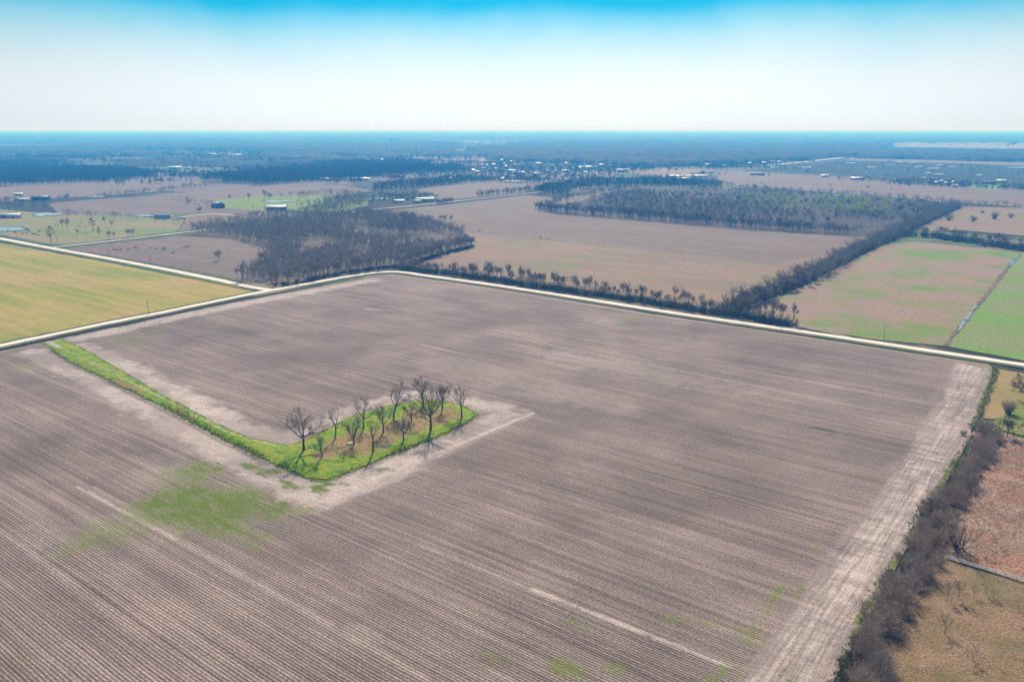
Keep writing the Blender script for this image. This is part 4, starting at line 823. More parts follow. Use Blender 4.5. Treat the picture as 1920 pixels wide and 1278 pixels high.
wood([(373, 334), (480, 348), (560, 343), (640, 338), (730, 330), (800, 323), (872, 319), (860, 313), (800, 316), (720, 318), (640, 314), (560, 320), (480, 324)], 10, 17, LODP, DARKW, 'tall pine wood in the middle distance at left')
wood([(640, 323), (810, 313), (805, 306), (740, 303), (640, 305), (600, 310)], 14, 14, LODP + LODR, DARKW, 'dark scattered wood left of the distant village')
wood([(700, 359), (780, 356), (860, 346), (940, 341.5), (1010, 344.5), (1060, 342), (1010, 337), (860, 334), (760, 342), (700, 350)], 10, 12, LODF + LODR[:1], DARKW, 'dark treeline in front of the distant village')
wood([(1005, 364), (1055, 369), (1075, 358), (1180, 351), (1350, 354), (1358, 346), (1250, 337), (1130, 340), (1075, 341), (1020, 350)], 9, 12, LODF + LODR[:1], DARKW, 'dark wood between the pale fields right of centre')
wood([(890, 372), (990, 363), (1060, 352), (1060, 348), (980, 358), (890, 367)], 9, 12, LODF, DARKW, 'trees lining the far end of the farm road')
wood([(690, 384), (790, 377), (830, 372), (800, 366), (720, 366), (690, 374)], 12, 10, LODF + LODR, LEAF, 'trees around the pond on the farm road')
wood([(580, 400), (660, 392), (690, 388), (690, 374), (640, 372), (600, 386)], 10, 13, LODT, WOODTWIG, 'bare trees behind the corner wood')
wood([(330, 436), (440, 424), (560, 410), (660, 397), (640, 392), (560, 402), (480, 408), (400, 424)], 9, 13, LODT, WOODTWIG, 'bare trees along the farm road behind the corner wood')
row([(180, 372), (230, 366), (290, 361), (350, 353), (430, 347), (500, 349)], 3, 18, 11, LODF, WOODTWIG, 'scrubby treeline between the two stubble fields')
row([(90, 402), (130, 404), (180, 406)], 4, 18, 8, LODT, REDTWIG, 'reddish bare scrub behind the cattle pasture')
row([(200, 404), (240, 410), (300, 414), (345, 420)], 5, 16, 8, LODT, WOODTWIG, 'thin bare trees along the back of the pasture')
row([(335, 378), (360, 383), (400, 388)], 6, 30, 9, LODT, WOODTWIG, 'bare trees around the dark farmhouse')
row([(365, 397), (388, 397)], 5, 10, 9, LODR, LEAF, 'green shrubs beside the dark farmhouse')
row([(540, 372), (620, 366), (700, 372)], 3, 36, 12, LODT, WOODTWIG, 'bare trees behind the lush pasture')
row([(560, 392), (620, 382), (650, 376)], 6, 24, 13, LODT, WOODTWIG, 'bare trees right of the lush pasture')
row([(0, 378), (60, 376), (150, 372)], 6, 24, 9, LODR, LEAF, 'bushy trees around the left farm buildings')
row([(740, 425), (775, 424)], 5, 12, 15, LODT, WOODTWIG, 'tall bare trees at the right of the wood pond')
row([(1400, 343), (1500, 348), (1600, 352), (1700, 358)], 45, 16, 7, LODR, LEAF, 'scattered green trees along the far field fence')
wood([(1540, 336), (1620, 343), (1700, 350), (1700, 343), (1640, 336)], 26, 9, LODR, LEAF, 'green garden trees around the far farmhouses')
wood([(1660, 348), (1800, 354), (1880, 358), (1920, 360), (1920, 352), (1800, 343), (1690, 338)], 17, 11, LODR + LODF, DARKW, 'dark trees around the houses by the nursery')
wood([(840, 336), (1000, 334), (1100, 336), (1230, 322), (1200, 304), (960, 299), (860, 312), (800, 324)], 24, 11, LODR + LODP, DARKW, 'garden trees scattered through the distant village')
wood([(1050, 318), (1240, 318), (1480, 318), (1460, 309), (1200, 311), (1050, 314)], 22, 10, LODF + LODR, DARKW, 'trees among the far sheds right of the village')
row([(1100, 340), (1160, 332), (1200, 330), (1300, 332), (1380, 330)], 14, 40, 10, LODF + LODR, DARKW, 'treeline behind the long white sheds')
# nursery stock in lines
q = scatter(GP([(1400, 321), (1500, 307), (1590, 303), (1920, 312), (2060, 316), (2060, 356), (1920, 350), (1700, 343), (1560, 327)]), 13, .2); mass('nursery_stock', q, rng.uniform(2.0, 4.2, len(q)), LODR, LEAF, 'dark lines of low evergreen nursery stock', 'nursery', wide=(1.6, 2.4))

# canopies of the forests farther than one can tell a tree
m = Mat('forest_canopy'); cn = m.noise(0.03, 4, None, .7); cb = m.noise(0.002, 3)
CAN = m.col(m.gain(m.mix(m.rng(cb, .35, .65), (0.014, 0.018, 0.010), (0.032, 0.030, 0.022)), m.rng(cn, .3, .7, .6, 1.4)))
def canopy(pts, cell, h, label, sparse=.0, seed=0, name='forest'):
    poly = GP(pts); u, v = poly @ EU, poly @ EV; A_, B_ = np.meshgrid(np.arange(u.min() - 2 * cell, u.max() + 2 * cell, cell), np.arange(v.min() - 2 * cell, v.max() + 2 * cell, cell)); a, b = A_.ravel(), B_.ravel()
    a = a + rng.uniform(-.35, .35, a.shape) * cell; b = b + rng.uniform(-.35, .35, b.shape) * cell; Q = a[:, None] * EU + b[:, None] * EV
    s = sdpoly(Q, poly) + 160 * (fbm(a * .004, b * .004, 7 + seed) - .5) * (1 + sparse)
    open_ = sm(fbm(a * .0016, b * .0022, 3 + seed), .5 - .25 * sparse + .24, .5 - .25 * sparse + .18) if sparse else 1.0
    z = h * sm(-s, 0, cell * 1.2) * open_ * (.55 + .75 * rng.random(len(a))) - 1.5
    idx = np.arange(len(a)).reshape(A_.shape); q = np.stack([idx[:-1, :-1], idx[:-1, 1:], idx[1:, 1:], idx[1:, :-1]], -1).reshape(-1, 4); q = q[(z[q] > 0.0).any(1)]
    used = np.unique(q); rm = np.full(len(a), -1); rm[used] = np.arange(len(used))
    tag(obj(name, mesh_np(name, np.c_[Q, z][used], rm[q]), CAN), label, 'forest', None, 'stuff')
canopy([(925, 300), (1000, 303), (1140, 309), (1240, 313), (1400, 309), (1470, 306), (1600, 294), (1665, 286), (1665, 273), (1400, 268), (1200, 267), (1000, 268), (880, 280)], 13, 17, 'great dark forest behind the distant village')
canopy([(1600, 297), (1760, 300), (1920, 304), (2150, 309), (2150, 288), (1920, 285), (1660, 283), (1600, 288)], 13, 16, 'dark forest behind the nursery fields', seed=1)
canopy([(-120, 291), (0, 290), (130, 290), (215, 287), (215, 280), (0, 278), (-120, 278)], 14, 15, 'dark far wood at the left', seed=2)
canopy([(120, 283), (400, 281), (640, 288), (860, 283), (860, 268), (640, 267), (160, 266)], 15, 15, 'far wood beyond the left fields', .35, seed=3)
canopy([(200, 316), (330, 314), (460, 318), (520, 308), (450, 301), (240, 302)], 14, 10, 'trees around the scattered farms at the left', .5, seed=4)
canopy([(480, 300), (640, 303), (760, 300), (780, 290), (640, 286), (500, 289)], 14, 12, 'trees around the far houses left of the village', .4, seed=5)
canopy([(780, 293), (900, 292), (930, 287), (780, 287)], 14, 13, 'small far wood beside the forest', seed=6)
canopy([(-400, 277), (600, 265), (1200, 266), (1700, 266), (2300, 272), (2500, 250.5), (-600, 250.5)], 55, 20, 'endless hazy forest reaching to the horizon', .75, seed=8)

FW = []
FH = []
for _ in range(420):
    px, py = (rng.uniform(-250, 2150) if rng.random() < .6 else rng.uniform(-200, 900)), 262 + 80 * rng.random() ** 1.4
    c = G(px, py); d = EU if rng.random() < .62 else EV; L = rng.uniform(150, 700) * (c[1] / 3000) ** .6; s_ = max(9, c[1] / 330)
    if px > 1380 and py > 296 or (780 < px < 1260 and py > 296 and d is EV): continue
    n_ = int(L / s_ * rng.uniform(.7, 1.6)); t = rng.uniform(-.5, .5, n_) * L; FW.append(c + t[:, None] * d + rng.normal(size=(n_, 2)) * rng.uniform(3, 16)); FH.append(rng.uniform(6, 15, n_) * (1 + .15 * s_ / 10))
FW = np.vstack(FW); FH = np.concatenate(FH)
mass('woodland', FW, FH, LODF + LODR + LODP, DARKW, 'hedgerow trees lining the far fields of the plain', wide=(1.1, 1.7))
q = np.array([G(rng.uniform(-200, 2150), 264 + 60 * rng.random() ** 1.4) for _ in range(900)]); mass('woodland', q, rng.uniform(6, 13, len(q)), LODR + LODF, DARKW, 'single trees dotted over the far plain', wide=(1.1, 1.6))

for i, (x0, y0, x1, y1, dpt) in enumerate([(-80, 297, 190, 295, 3.0), (220, 294, 300, 293, 2.0), (370, 300, 480, 303, 3.0), (-60, 283, 120, 281, 2.2), (600, 294, 790, 288, 2.4), (640, 281, 860, 277, 2.0), (1000, 264, 1500, 263, 1.6), (1500, 266, 1950, 267, 1.6), (-100, 270, 200, 268, 1.8), (250, 271, 620, 270, 1.6), (500, 311, 640, 306, 2.6), (-60, 306, 120, 305, 2.0)]):
    canopy([(x0, y0), ((x0 + x1) / 2, (y0 + y1) / 2 + .4), (x1, y1), (x1 - 10, y1 - dpt), ((x0 + x1) / 2, (y0 + y1) / 2 - dpt * .9), (x0 + 12, y0 - dpt)], 14 if y0 > 275 else 22, 16, ['dark tree belt crossing the far left plain', 'small dark grove on the far left plain', 'dark tree belt left of the distant farms', 'dark belt at the far left below the horizon', 'dark belt left of the distant village', 'hazy belt beyond the far wood', 'faint belt under the horizon at centre', 'faint belt under the horizon at right', 'faint belt under the horizon at left', 'faint belt under the horizon left of centre', 'dark belt behind the pine wood', 'dark belt above the left wood'][i], seed=20 + i)

# ================================================================== THE RIGHT HAND HEDGE AND THE ROUGH GROUND BESIDE IT
HB = [two_part('bare_bush', bush_arr(600 + i, 44, [.75, .9, .65, 1.0][i], .0085, 9), (BUSHTWIG, [BUSHTWIG, PALETWIG, BUSHTWIG, BUSHTWIG][i])) for i in range(4)]; HU = [0] * 4
def hedge_bush(p, h, k, label, group=None, wide=1.0):
    o = HB[k] if not HU[k] else copy_tree(HB[k]); HU[k] = 1
    o.location = (*p, -.15); o.scale = (h * wide, h * wide, h); o.rotation_euler = (0, 0, rng.uniform(0, 6.28)); tag(o, label, 'bush')
    if group: o['group'] = group
    return o
HR = GP([(1846, 800), (1852, 822), (1828, 860), (1800, 915), (1762, 960), (1745, 1005), (1720, 1060), (1690, 1110), (1665, 1160), (1640, 1215), (1625, 1278)])
eh = HR[-1] - HR[-3]; eh /= np.hypot(*eh); HRX = np.vstack([HR, HR[-1] + eh * 30])
nh = np.array((eh[1], -eh[0])); nh = nh if nh[0] < 0 else -nh          # towards the ploughed field
for i, p in enumerate(along(HRX, 1.35, 1.0)):
    o_ = rng.uniform(-5.2, 4.4)
    k = int(rng.choice([0, 2, 3, 0, 1])) if p[1] < 215 else int(rng.choice([0, 2, 3]))
    hedge_bush(p + nh * o_ * (.75 if p[1] > 250 else 1), rng.uniform(2.8, 5.2) * (1.15 if abs(o_) < 2.5 else .8), k, 'bare twiggy bush in the dark hedge down the right side of the ploughed field', 'bare bushes of the dark hedge', rng.uniform(.75, 1.05))
GB = [two_part('green_bush', bush_arr(640 + i, 30, .8, .012, 6, leaf=34), (BUSHTWIG, LEAF)) for i in range(2)]; GU = [0, 0]
def green_bush(p, h, label, group=None):
    k = int(rng.integers(0, 2)); o = GB[k] if not GU[k] else copy_tree(GB[k]); GU[k] = 1
    o.location = (*p, -.1); o.scale = (h, h, h); o.rotation_euler = (0, 0, rng.uniform(0, 6.28)); tag(o, label, 'bush')
    if group: o['group'] = group
for (px, py, h, lab) in [(1743, 955, 4.2, 'dark green bush standing at the field side of the hedge, mid way'), (1690, 1050, 2.6, 'yellow green bush at the field side of the hedge'), (1675, 1080, 2.2, 'small green bush at the hedge below the yellow green one'), (1815, 895, 3.0, 'green leafed bush buried in the dark hedge near its upper end'), (1806, 815, 1.8, 'lone green shrub at the upper end of the hedge')]: green_bush(G(px, py), h, lab)
for p in along(GP([(1625, 1190), (1600, 1235), (1580, 1278), (1560, 1310)]), 2.0, 2.5): green_bush(p, rng.uniform(1.6, 3.0), 'leafy green bush at the lower end of the hedge beside the wheel tracks', 'green bushes at the lower hedge')
q = along(HRX, .16, 9) + nh * .6; mass('undergrowth', q, rng.uniform(.5, 1.6, len(q)), [bush_arr(660 + i, 8, 1.0, .03, 4) for i in range(1)] and [(np.vstack([a[0], b[0]]), np.vstack([a[1], b[1] + len(a[0])])) for a, b in [bush_arr(660 + i, 7, 1.0, .03, 3) for i in range(3)]], tinted('hedge_floor_twigs', (0.09, 0.075, 0.05), (0.22, 0.18, 0.12)), 'dead brush and weeds under the dark hedge', 'undergrowth', z=-.1)
def tuft(seed, n, wid=.8):
    rs = np.random.default_rng(seed); B = MB()
    for j in range(n):
        a = rs.uniform(0, 6.28); o = rs.uniform(0, .35); p = np.array((math.cos(a) * o, math.sin(a) * o, 0)); B.sliver(p, p + np.array((math.cos(a) * wid * rs.uniform(.2, 1), math.sin(a) * wid * rs.uniform(.2, 1), rs.uniform(.5, 1))), .22)
    return B.arrays()
TF = [tuft(680 + i, 9) for i in range(4)]
EDGE = np.vstack([HRX + nh * 5.5]); q = along(EDGE, .45, 2.6); q = q[fbm(q[:, 0] * .07, q[:, 1] * .07, 6) > .47]; mass('weeds', q, rng.uniform(.25, .8, len(q)), TF, WEED, 'green weeds along the field edge below the hedge', 'weeds', z=.02)
q = along(GP([(1868, 690), (1860, 720), (1850, 745), (1838, 775), (1822, 805)]), .22, 3.0); mass('weeds', q, rng.uniform(.3, 1.0, len(q)), TF, WEED, 'green weeds along the upper right edge of the field', 'weeds', z=.02)
RED = GP([(1838, 815), (1870, 812), (1935, 830), (1990, 1100), (1770, 1040), (1760, 1010), (1812, 915)])
q = scatter(RED, 1.15); f = fbm(q[:, 0] * .08, q[:, 1] * .08, 5); q = q[f > .40]; mass('dead_brush', q, rng.uniform(.35, 1.1, len(q)), TF, REDDRY, 'reddish and straw coloured dead brush covering the rough field', 'brush', z=-.2)
RANK = GP([(1775, 1052), (1925, 1096), (2060, 1330), (1610, 1330), (1660, 1160), (1720, 1060)])
q = scatter(RANK, .85); f = fbm(q[:, 0] * .12, q[:, 1] * .12, 15); q = q[f > .45]; mass('grass_tussocks', q, rng.uniform(.2, .6, len(q)), TF, DRY, 'dry tawny grass tussocks below the white fence', 'grass', z=-.2)
q = scatter(RANK, 1.1); f = fbm(q[:, 0] * .10, q[:, 1] * .10, 27); q = q[f > .47]; mass('dead_brush', q, rng.uniform(.25, .8, len(q)), TF, REDDRY, 'rusty dead brush scattered below the white fence', 'brush', z=-.2)
ST = GP(GRASS_PX[15:31]); q = along(ST, .8, 1.6); mass('weeds', q, rng.uniform(.3, .8, len(q)), TF, WEED, 'tall green weeds on the near rim of the grassy grove', 'weeds', z=.1)
q = scatter(GP([(300, 756), (330, 760), (440, 822), (500, 858), (480, 860), (400, 815)]), 1.1); mass('weeds', q, rng.uniform(.4, 1.0, len(q)), TF, WEED, 'rank green weeds on the grass strip', 'weeds', z=.3)
# saplings and lone bushes on the rough ground
for i, (px, yb, yt, lab) in enumerate([(1777, 1122, 1086, 'bare sapling nearest the hedge, leftmost of five'), (1797, 1120, 1084, 'tall thin bare sapling, second of five'), (1826, 1117, 1092, 'leaning bare sapling, third of five'), (1848, 1113, 1083, 'fullest bare sapling of the five below the white fence'), (1862, 1120, 1098, 'short bare sapling, rightmost of the five'), (1771, 1186, 1150, 'low sprawling bare sapling below the five'), (1824, 1238, 1206, 'small bare sapling near the lower right of the picture'), (1920, 1195, 1165, 'bare sapling cut by the right picture edge')]):
    r = two_part('bare_sapling', grow_tree(700 + i, .8, .2, 4, kids=(5, 4, 3), twig=.0045, base_r=.013), (BARK, BUSHTWIG), lab, 'sapling'); p = G(px, yb); h = tall(px, yb, yt); r.location = (*p, -.15); r.scale = (h, h, h)
a, b = bush_arr(720, 26, .6, .010, 9); o = two_part('bare_bush', (a, b), (BARK, BUSHTWIG), 'fan shaped bare bush standing clear of the hedge in the red brush', 'bush'); p = G(1800, 1028); h = tall(1800, 1028, 975); o.location = (*p, -.15); o.scale = (h, h, h)
a, b = bush_arr(721, 70, .42, .010, 10); o = two_part('bare_bush', (a, b), (BARK, BUSHTWIG), 'dense round brown bush on the edge of the bright lawn', 'bush'); p = G(1890, 775); h = tall(1890, 775, 751); o.location = (*p, -.15); o.scale = (h, h, h)
for i, (px, yb, yt, lab) in enumerate([(1872, 816, 778, 'slim bare tree on the fence line, left of three'), (1889, 817, 782, 'forked bare tree on the fence line, middle of three'), (1900, 819, 786, 'leaning bare tree on the fence line, right of three'), (1921, 750, 697, 'large greenish tree at the right picture edge above the lawn')]):
    r = two_part('bare_tree', grow_tree(730 + i, [.6, .7, 1.0, 1.5][i], [.3, .25, .2, .25][i], [3, 4, 4, 7][i], kids=(6, 5, 4, 2), twig=.003, base_r=.018), (BARK, TWIG), lab, 'tree'); p = G(px, yb); h = tall(px, yb, yt); r.location = (*p, -.1); r.scale = (h, h, h)
    if i == 3:
        b = MB(); rs = np.random.default_rng(3)
        for j in range(16): qn = rs.normal(size=3); qn /= np.linalg.norm(qn); leaf_cloud(b, (qn[0] * .3, qn[1] * .3, .68 + qn[2] * .22), (.13, .13, .1), 40, .03, rs)
        obj('foliage', b.mesh('foliage'), BUD, r)
for i in range(16):
    t = i / 15; p = G(1869 - 34 * t + 3 * math.sin(i * 2.1), 690 + 98 * t); a = bush_arr(740 + i, 12, .8, .02, 6); o = two_part('bare_bush', a, (BUSHTWIG, BUSHTWIG), 'low dark bush on the boundary of the tawny strip', 'bush', 'low bushes beside the tawny strip'); h = rng.uniform(1.0, 2.2); o.location = (*p, -.1); o.scale = (h, h, h)

# ================================================================== BUILT THINGS
WHITE = plain('white_paint', (0.74, 0.73, 0.70), .5, .4, .08); GREYW = plain('weathered_board', (0.72, 0.70, 0.66), .85, .2, .2, 3)
DARKWOOD = plain('pole_timber', (0.075, 0.058, 0.045), .9, .2, .25, 2); TIN = plain('bright_tin', (0.70, 0.71, 0.70), .35, .5, .08, .4); WHITEROOF = plain('white_roof', (0.62, 0.62, 0.61), .5, .4, .06, .5)
GREYROOF = plain('grey_roof', (0.24, 0.25, 0.27), .7, .3, .15, .6); BLUEROOF = plain('blue_grey_roof', (0.10, 0.14, 0.20), .6, .4, .15, .5); DARKROOF = plain('dark_roof', (0.06, 0.06, 0.065), .8, .3, .2, .6)
RUST = plain('rust_roof', (0.25, 0.12, 0.08), .8, .3, .25, .5); CREAM = plain('cream_wall', (0.55, 0.50, 0.42), .85, .2, .08, .6); BRICK = plain('brick_wall', (0.26, 0.14, 0.10), .9, .2, .15, .8); DARKWALL = plain('dark_board_wall', (0.075, 0.065, 0.06), .9, .2, .2, .8)
GLASS = plain('window_glass', (0.02, 0.025, 0.03), .1, .6, .1); DOORM = plain('door_paint', (0.16, 0.12, 0.10), .6, .3, .1); FILM = plain('greenhouse_film', (0.78, 0.79, 0.78), .4, .5, .05)
# white board fence
A0, A1 = G(1768, 1044), G(1990, 1112); d = A1 - A0; L = np.hypot(*d); d /= L; az = math.atan2(d[1], d[0])
fr = empty('board_fence', (*A0, -.2), az); tag(fr, 'weathered white board fence running right from the dark hedge', 'fence')
n_ = int(L / 2.6)
for i in range(n_ + 1):
    b = MB(); b.box((0, 0, .7), (.15, .15, 1.4)); o = obj('post', b.mesh('post', GREYW), None, fr); o.location = (i * L / n_, 0, 0); o.rotation_euler = (rng.normal() * .03, rng.normal() * .03, 0)
for z in (.42, .83, 1.24):
    b = MB()
    b.tube([(i * L / n_, -.17, z + rng.normal() * .015) for i in range(n_ + 1)], .105, 8)
    obj('rail', b.mesh('rail', GREYW), None, fr)
# wire fences
def wire_fence(line, label, gap=6.0, h=1.2, w_=.14):
    P = smooth_line(GP(line), 3.0); s = np.r_[0, np.cumsum(np.hypot(*np.diff(P, axis=0).T))]; n = min(95, int(s[-1] / gap)); t = np.linspace(0, s[-1], n + 1); Q = np.c_[np.interp(t, s, P[:, 0]), np.interp(t, s, P[:, 1])]
    r = empty('wire_fence', (*Q[0], -.1)); tag(r, label, 'fence'); b = MB(); b.tube([(0, 0, 0), (0, 0, h + .1)], [w_ / 2, w_ / 2], 5, True); me = b.mesh('post', DARKWOOD)
    for p in Q: o = obj('post', me, None, r); o.location = (*(p - Q[0]), 0)
    for z in (.5, .8, 1.1):
        b = MB(); b.tube(np.c_[Q - Q[0], np.full(len(Q), z)], .012, 3); obj('wire', b.mesh('wire', plain('fence_wire', (.2, .19, .18), .5, .5)), None, r)
wire_fence([(866, 434), (960, 441), (1110, 457), (1280, 477), (1440, 494)], 'old wire fence across the field, splitting tan grass from mauve stubble', 7.0)
wire_fence([(125, 469.5), (200, 480), (300, 498), (400, 517), (470, 531)], 'wire fence between the left lane and the cattle field', 5.5)
wire_fence([(125, 466.5), (200, 456.5), (330, 441), (430, 429.5)], 'wire fence along the near side of the farm road', 6.0)
wire_fence([(-40, 437), (20, 444), (85, 457), (105, 461), (200, 449), (310, 436)], 'wire fence around the cattle pasture corner', 6.0)
for (px, py, h, k) in [(1013, 449, 4, 0), (1028, 451, 3.5, 1), (922, 437, 3, 2), (900, 436, 4, 0), (935, 438.5, 3, 1), (952, 440, 2.4, 2), (912, 436.5, 2.6, 0)]: bare_tree(G(px, py), h, 'small bare thorn tree on the wire fence across the field', 'thorn trees on the field fence', 1.0)
# utility poles
b = MB(); b.tube([(0, 0, 0), (0, 0, .96)], [.0155, .011], 7, True); PS = b.mesh('shaft', DARKWOOD); b = MB(); b.box((0, 0, .0), (.13, .011, .013)); PC = b.mesh('crossarm', DARKWOOD); b = MB(); b.tube([(0, 0, 0), (0, 0, .02), (0, 0, .035)], [.006, .009, .004], 6, True); PI_ = b.mesh('insulator', plain('insulator_glass', (.25, .27, .28), .3, .5))
for (px, yb, yt, lab) in [(279, 590, 561, 'tall wooden pole on the yellow pasture side of the road'), (1657, 640, 611, 'wooden pole at the road in front of the winter field'), (204, 482, 464, 'pole in the cattle field fence, left of three'), (282, 496, 475, 'pole in the cattle field fence, middle of three'), (358, 510, 492, 'leaning pole in the cattle field fence, right of three'), (33, 449, 435, 'pole beside the lane at the left picture edge'), (108, 460, 442, 'pole at the corner of lane and farm road'), (133, 455, 443, 'short pole along the farm road beyond the corner'), (153, 422, 404, 'tall pole standing in the back of the cattle pasture'), (308, 436, 422, 'pole on the farm road by the corner wood'), (14, 434, 417, 'pole in front of the pale pond at the left edge'), (1810, 665, 653, 'short marker pole on the verge near the right corner')]:
    p = G(px, yb); h = tall(px, yb, yt); r = empty('utility_pole', (*p, 0), 0, h); tag(r, lab, 'pole'); r.rotation_euler = (R(rng.normal() * 1.2), R(7 if 'leaning' in lab else rng.normal() * 1.0), R(35))
    obj('shaft', PS, None, r)
    if h > 7:
        o = obj('crossarm', PC, None, r); o.location = (0, -.014, .9)
        for x in (-.055, .055): q = obj('insulator', PI_, None, r); q.location = (x, -.014, .907)
    else: q = obj('insulator', PI_, None, r); q.location = (0, 0, .955)
# cattle
def cow_mesh(name, graze):
    b = MB()
    def ring(C, Rr, k=9):
        V = []
        for (x, y, z), (ry, rz) in zip(C, Rr):
            th = np.arange(k) * 2 * math.pi / k; V.append(np.c_[np.full(k, x), y + ry * np.cos(th), z + rz * np.sin(th)])
        V = np.vstack(V); T = []
        for i in range(len(C) - 1):
            for j in range(k): a, b_, c, d_ = i * k + j, i * k + (j + 1) % k, (i + 1) * k + (j + 1) % k, (i + 1) * k + j; T += [(a, b_, c), (a, c, d_)]
        n = len(V); V = np.vstack([V, [C[0]], [C[-1]]]); l = (len(C) - 1) * k
        for j in range(k): T += [(n, (j + 1) % k, j), (n + 1, l + j, l + (j + 1) % k)]
        b.add(V, T)
    ring([(-.82, 0, 1.12), (-.78, 0, 1.08), (-.45, 0, 1.02), (0, 0, .97), (.4, 0, 1.0), (.68, 0, 1.06), (.8, 0, 1.1)], [(.1, .12), (.22, .27), (.30, .36), (.34, .39), (.30, .40), (.2, .32), (.12, .2)])
    if graze: N = [(.7, 0, 1.1), (.95, 0, .85), (1.15, 0, .5), (1.2, 0, .42), (1.32, 0, .25), (1.4, 0, .12)]
    else: N = [(.7, 0, 1.12), (.95, 0, 1.28), (1.1, 0, 1.38), (1.2, 0, 1.36), (1.4, 0, 1.26), (1.5, 0, 1.2)]
    ring(N, [(.15, .24), (.13, .2), (.12, .15), (.12, .13), (.09, .1), (.06, .06)])
    h = N[3]
    for s in (-1, 1):
        b.tube([(h[0] - .03, s * .1, h[2] + .06), (h[0] - .06, s * .27, h[2] + .04)], [.05, .015], 4, True)
        b.tube([(.55, s * .17, .95), (.54, s * .17, .5), (.56, s * .17, .46), (.55, s * .17, .08), (.58, s * .17, 0)], [.11, .07, .065, .045, .06], 6, True)
        b.tube([(-.62, s * .17, 1.0), (-.52, s * .18, .72), (-.70, s * .18, .45), (-.66, s * .18, .08), (-.63, s * .18, 0)], [.17, .12, .065, .045, .06], 6, True)
    b.tube([(-.82, 0, 1.18), (-.93, 0, .95), (-.92, 0, .5), (-.92, 0, .38)], [.035, .022, .018, .04], 5, True)
    return b.mesh(name, plain('black_hide', (.014, .012, .011), .7, .3, .2, 4), True)
CW = [cow_mesh('cow', True), cow_mesh('cow', False)]
Z3 = lambda x, y: (x / 5.82, 360 + y / 5.82)
for i, z in enumerate([(605, 364), (630, 363), (85, 432), (165, 452), (245, 462), (285, 459), (322, 446), (385, 467), (357, 466), (420, 480), (425, 434), (437, 432), (855, 381), (930, 381)]):
    o = bpy.data.objects.new('cow', CW[i % 3 == 0]); col.objects.link(o); p = G(*Z3(*z)); o.location = (*p, .1); o.rotation_euler = (0, 0, rng.uniform(0, 6.28)); s = 1.25 * rng.uniform(.9, 1.1); o.scale = (s, s, s); tag(o, 'black cow grazing in the green pasture with the lone pines', 'cow', 'cattle in the green pasture')
for i, (px, py) in enumerate([Z3(1245, 628), Z3(1275, 642), Z3(1313, 638), Z3(1398, 632), Z3(1475, 609), Z3(1503, 618), Z3(1643, 611), Z3(1700, 627), Z3(1785, 627), (308, 467.5), (341, 464.5), (348, 465), (354, 464.5), (325, 476)]):
    o = bpy.data.objects.new('cow', CW[i % 4 == 1]); col.objects.link(o); p = G(px, py); o.location = (*p, .0); o.rotation_euler = (0, 0, rng.uniform(0, 6.28)); s = 1.3 * rng.uniform(.9, 1.1); o.scale = (s, s, s); tag(o, 'black cow in the brown stubble field beside the wood', 'cow', 'cattle in the stubble field')
# small things
p = G(51, 645.5); r = empty('sign', (*p, .05), R(-20)); tag(r, 'pale blue white sign board facing the field beside the road', 'sign')
b = MB(); b.box((0, 0, 1.25), (2.4, .06, 1.25)); obj('panel', b.mesh('panel', plain('sign_panel', (.50, .58, .68), .5, .4, .05)), None, r)
b = MB(); b.box((0, -.005, 1.905), (2.5, .1, .06)); b.box((0, -.005, .595), (2.5, .1, .06)); obj('frame', b.mesh('frame', WHITE), None, r)
for x in (-1.1, 1.1): b = MB(); b.box((x, .09, .95), (.1, .1, 1.95)); obj('post', b.mesh('post', WHITE), None, r)
p = G(656, 835.5); r = empty('table', (*p, .6), R(18)); tag(r, 'small white table under the low branching tree in the grove', 'table')
b = MB()
for y in (-.36, -.12, .12, .36): b.box((0, y, .78), (2.0, .21, .06))
obj('tabletop', b.mesh('tabletop', WHITE), None, r)
for x in (-.8, .8):
    for y in (-.35, .35): b = MB(); b.box((x, y, .375), (.1, .1, .75)); obj('leg', b.mesh('leg', GREYW), None, r)
def fallen(px, py, n, L, rz, label):
    p = G(px, py); b = MB(); rs = np.random.default_rng(px)
    for j in range(n):
        a = rz + rs.normal() * .5; c = rs.normal(size=2) * (1.6, .7); l = L * rs.uniform(.4, 1); z = rs.uniform(.1, .5); q = np.array((math.cos(a), math.sin(a), rs.normal() * .1)) * l / 2
        b.tube([(c[0] - q[0], c[1] - q[1], z - q[2]), (c[0], c[1], z + .1), (c[0] + q[0], c[1] + q[1], z + q[2])], [.09 * rs.uniform(.4, 1), .07, .02], 4)
    o = obj('brush_pile', b.mesh('brush_pile', PALETWIG)); o.location = (*p, .6); tag(o, label, 'brush pile')
fallen(722, 838, 44, 4.5, .5, 'pale pile of fallen branches at the near rim of the grove'); fallen(640, 842, 14, 3.0, .3, 'scatter of fallen branches left of the white table'); fallen(776, 815, 16, 3.5, .4, 'fallen branches left of the tallest grove tree')
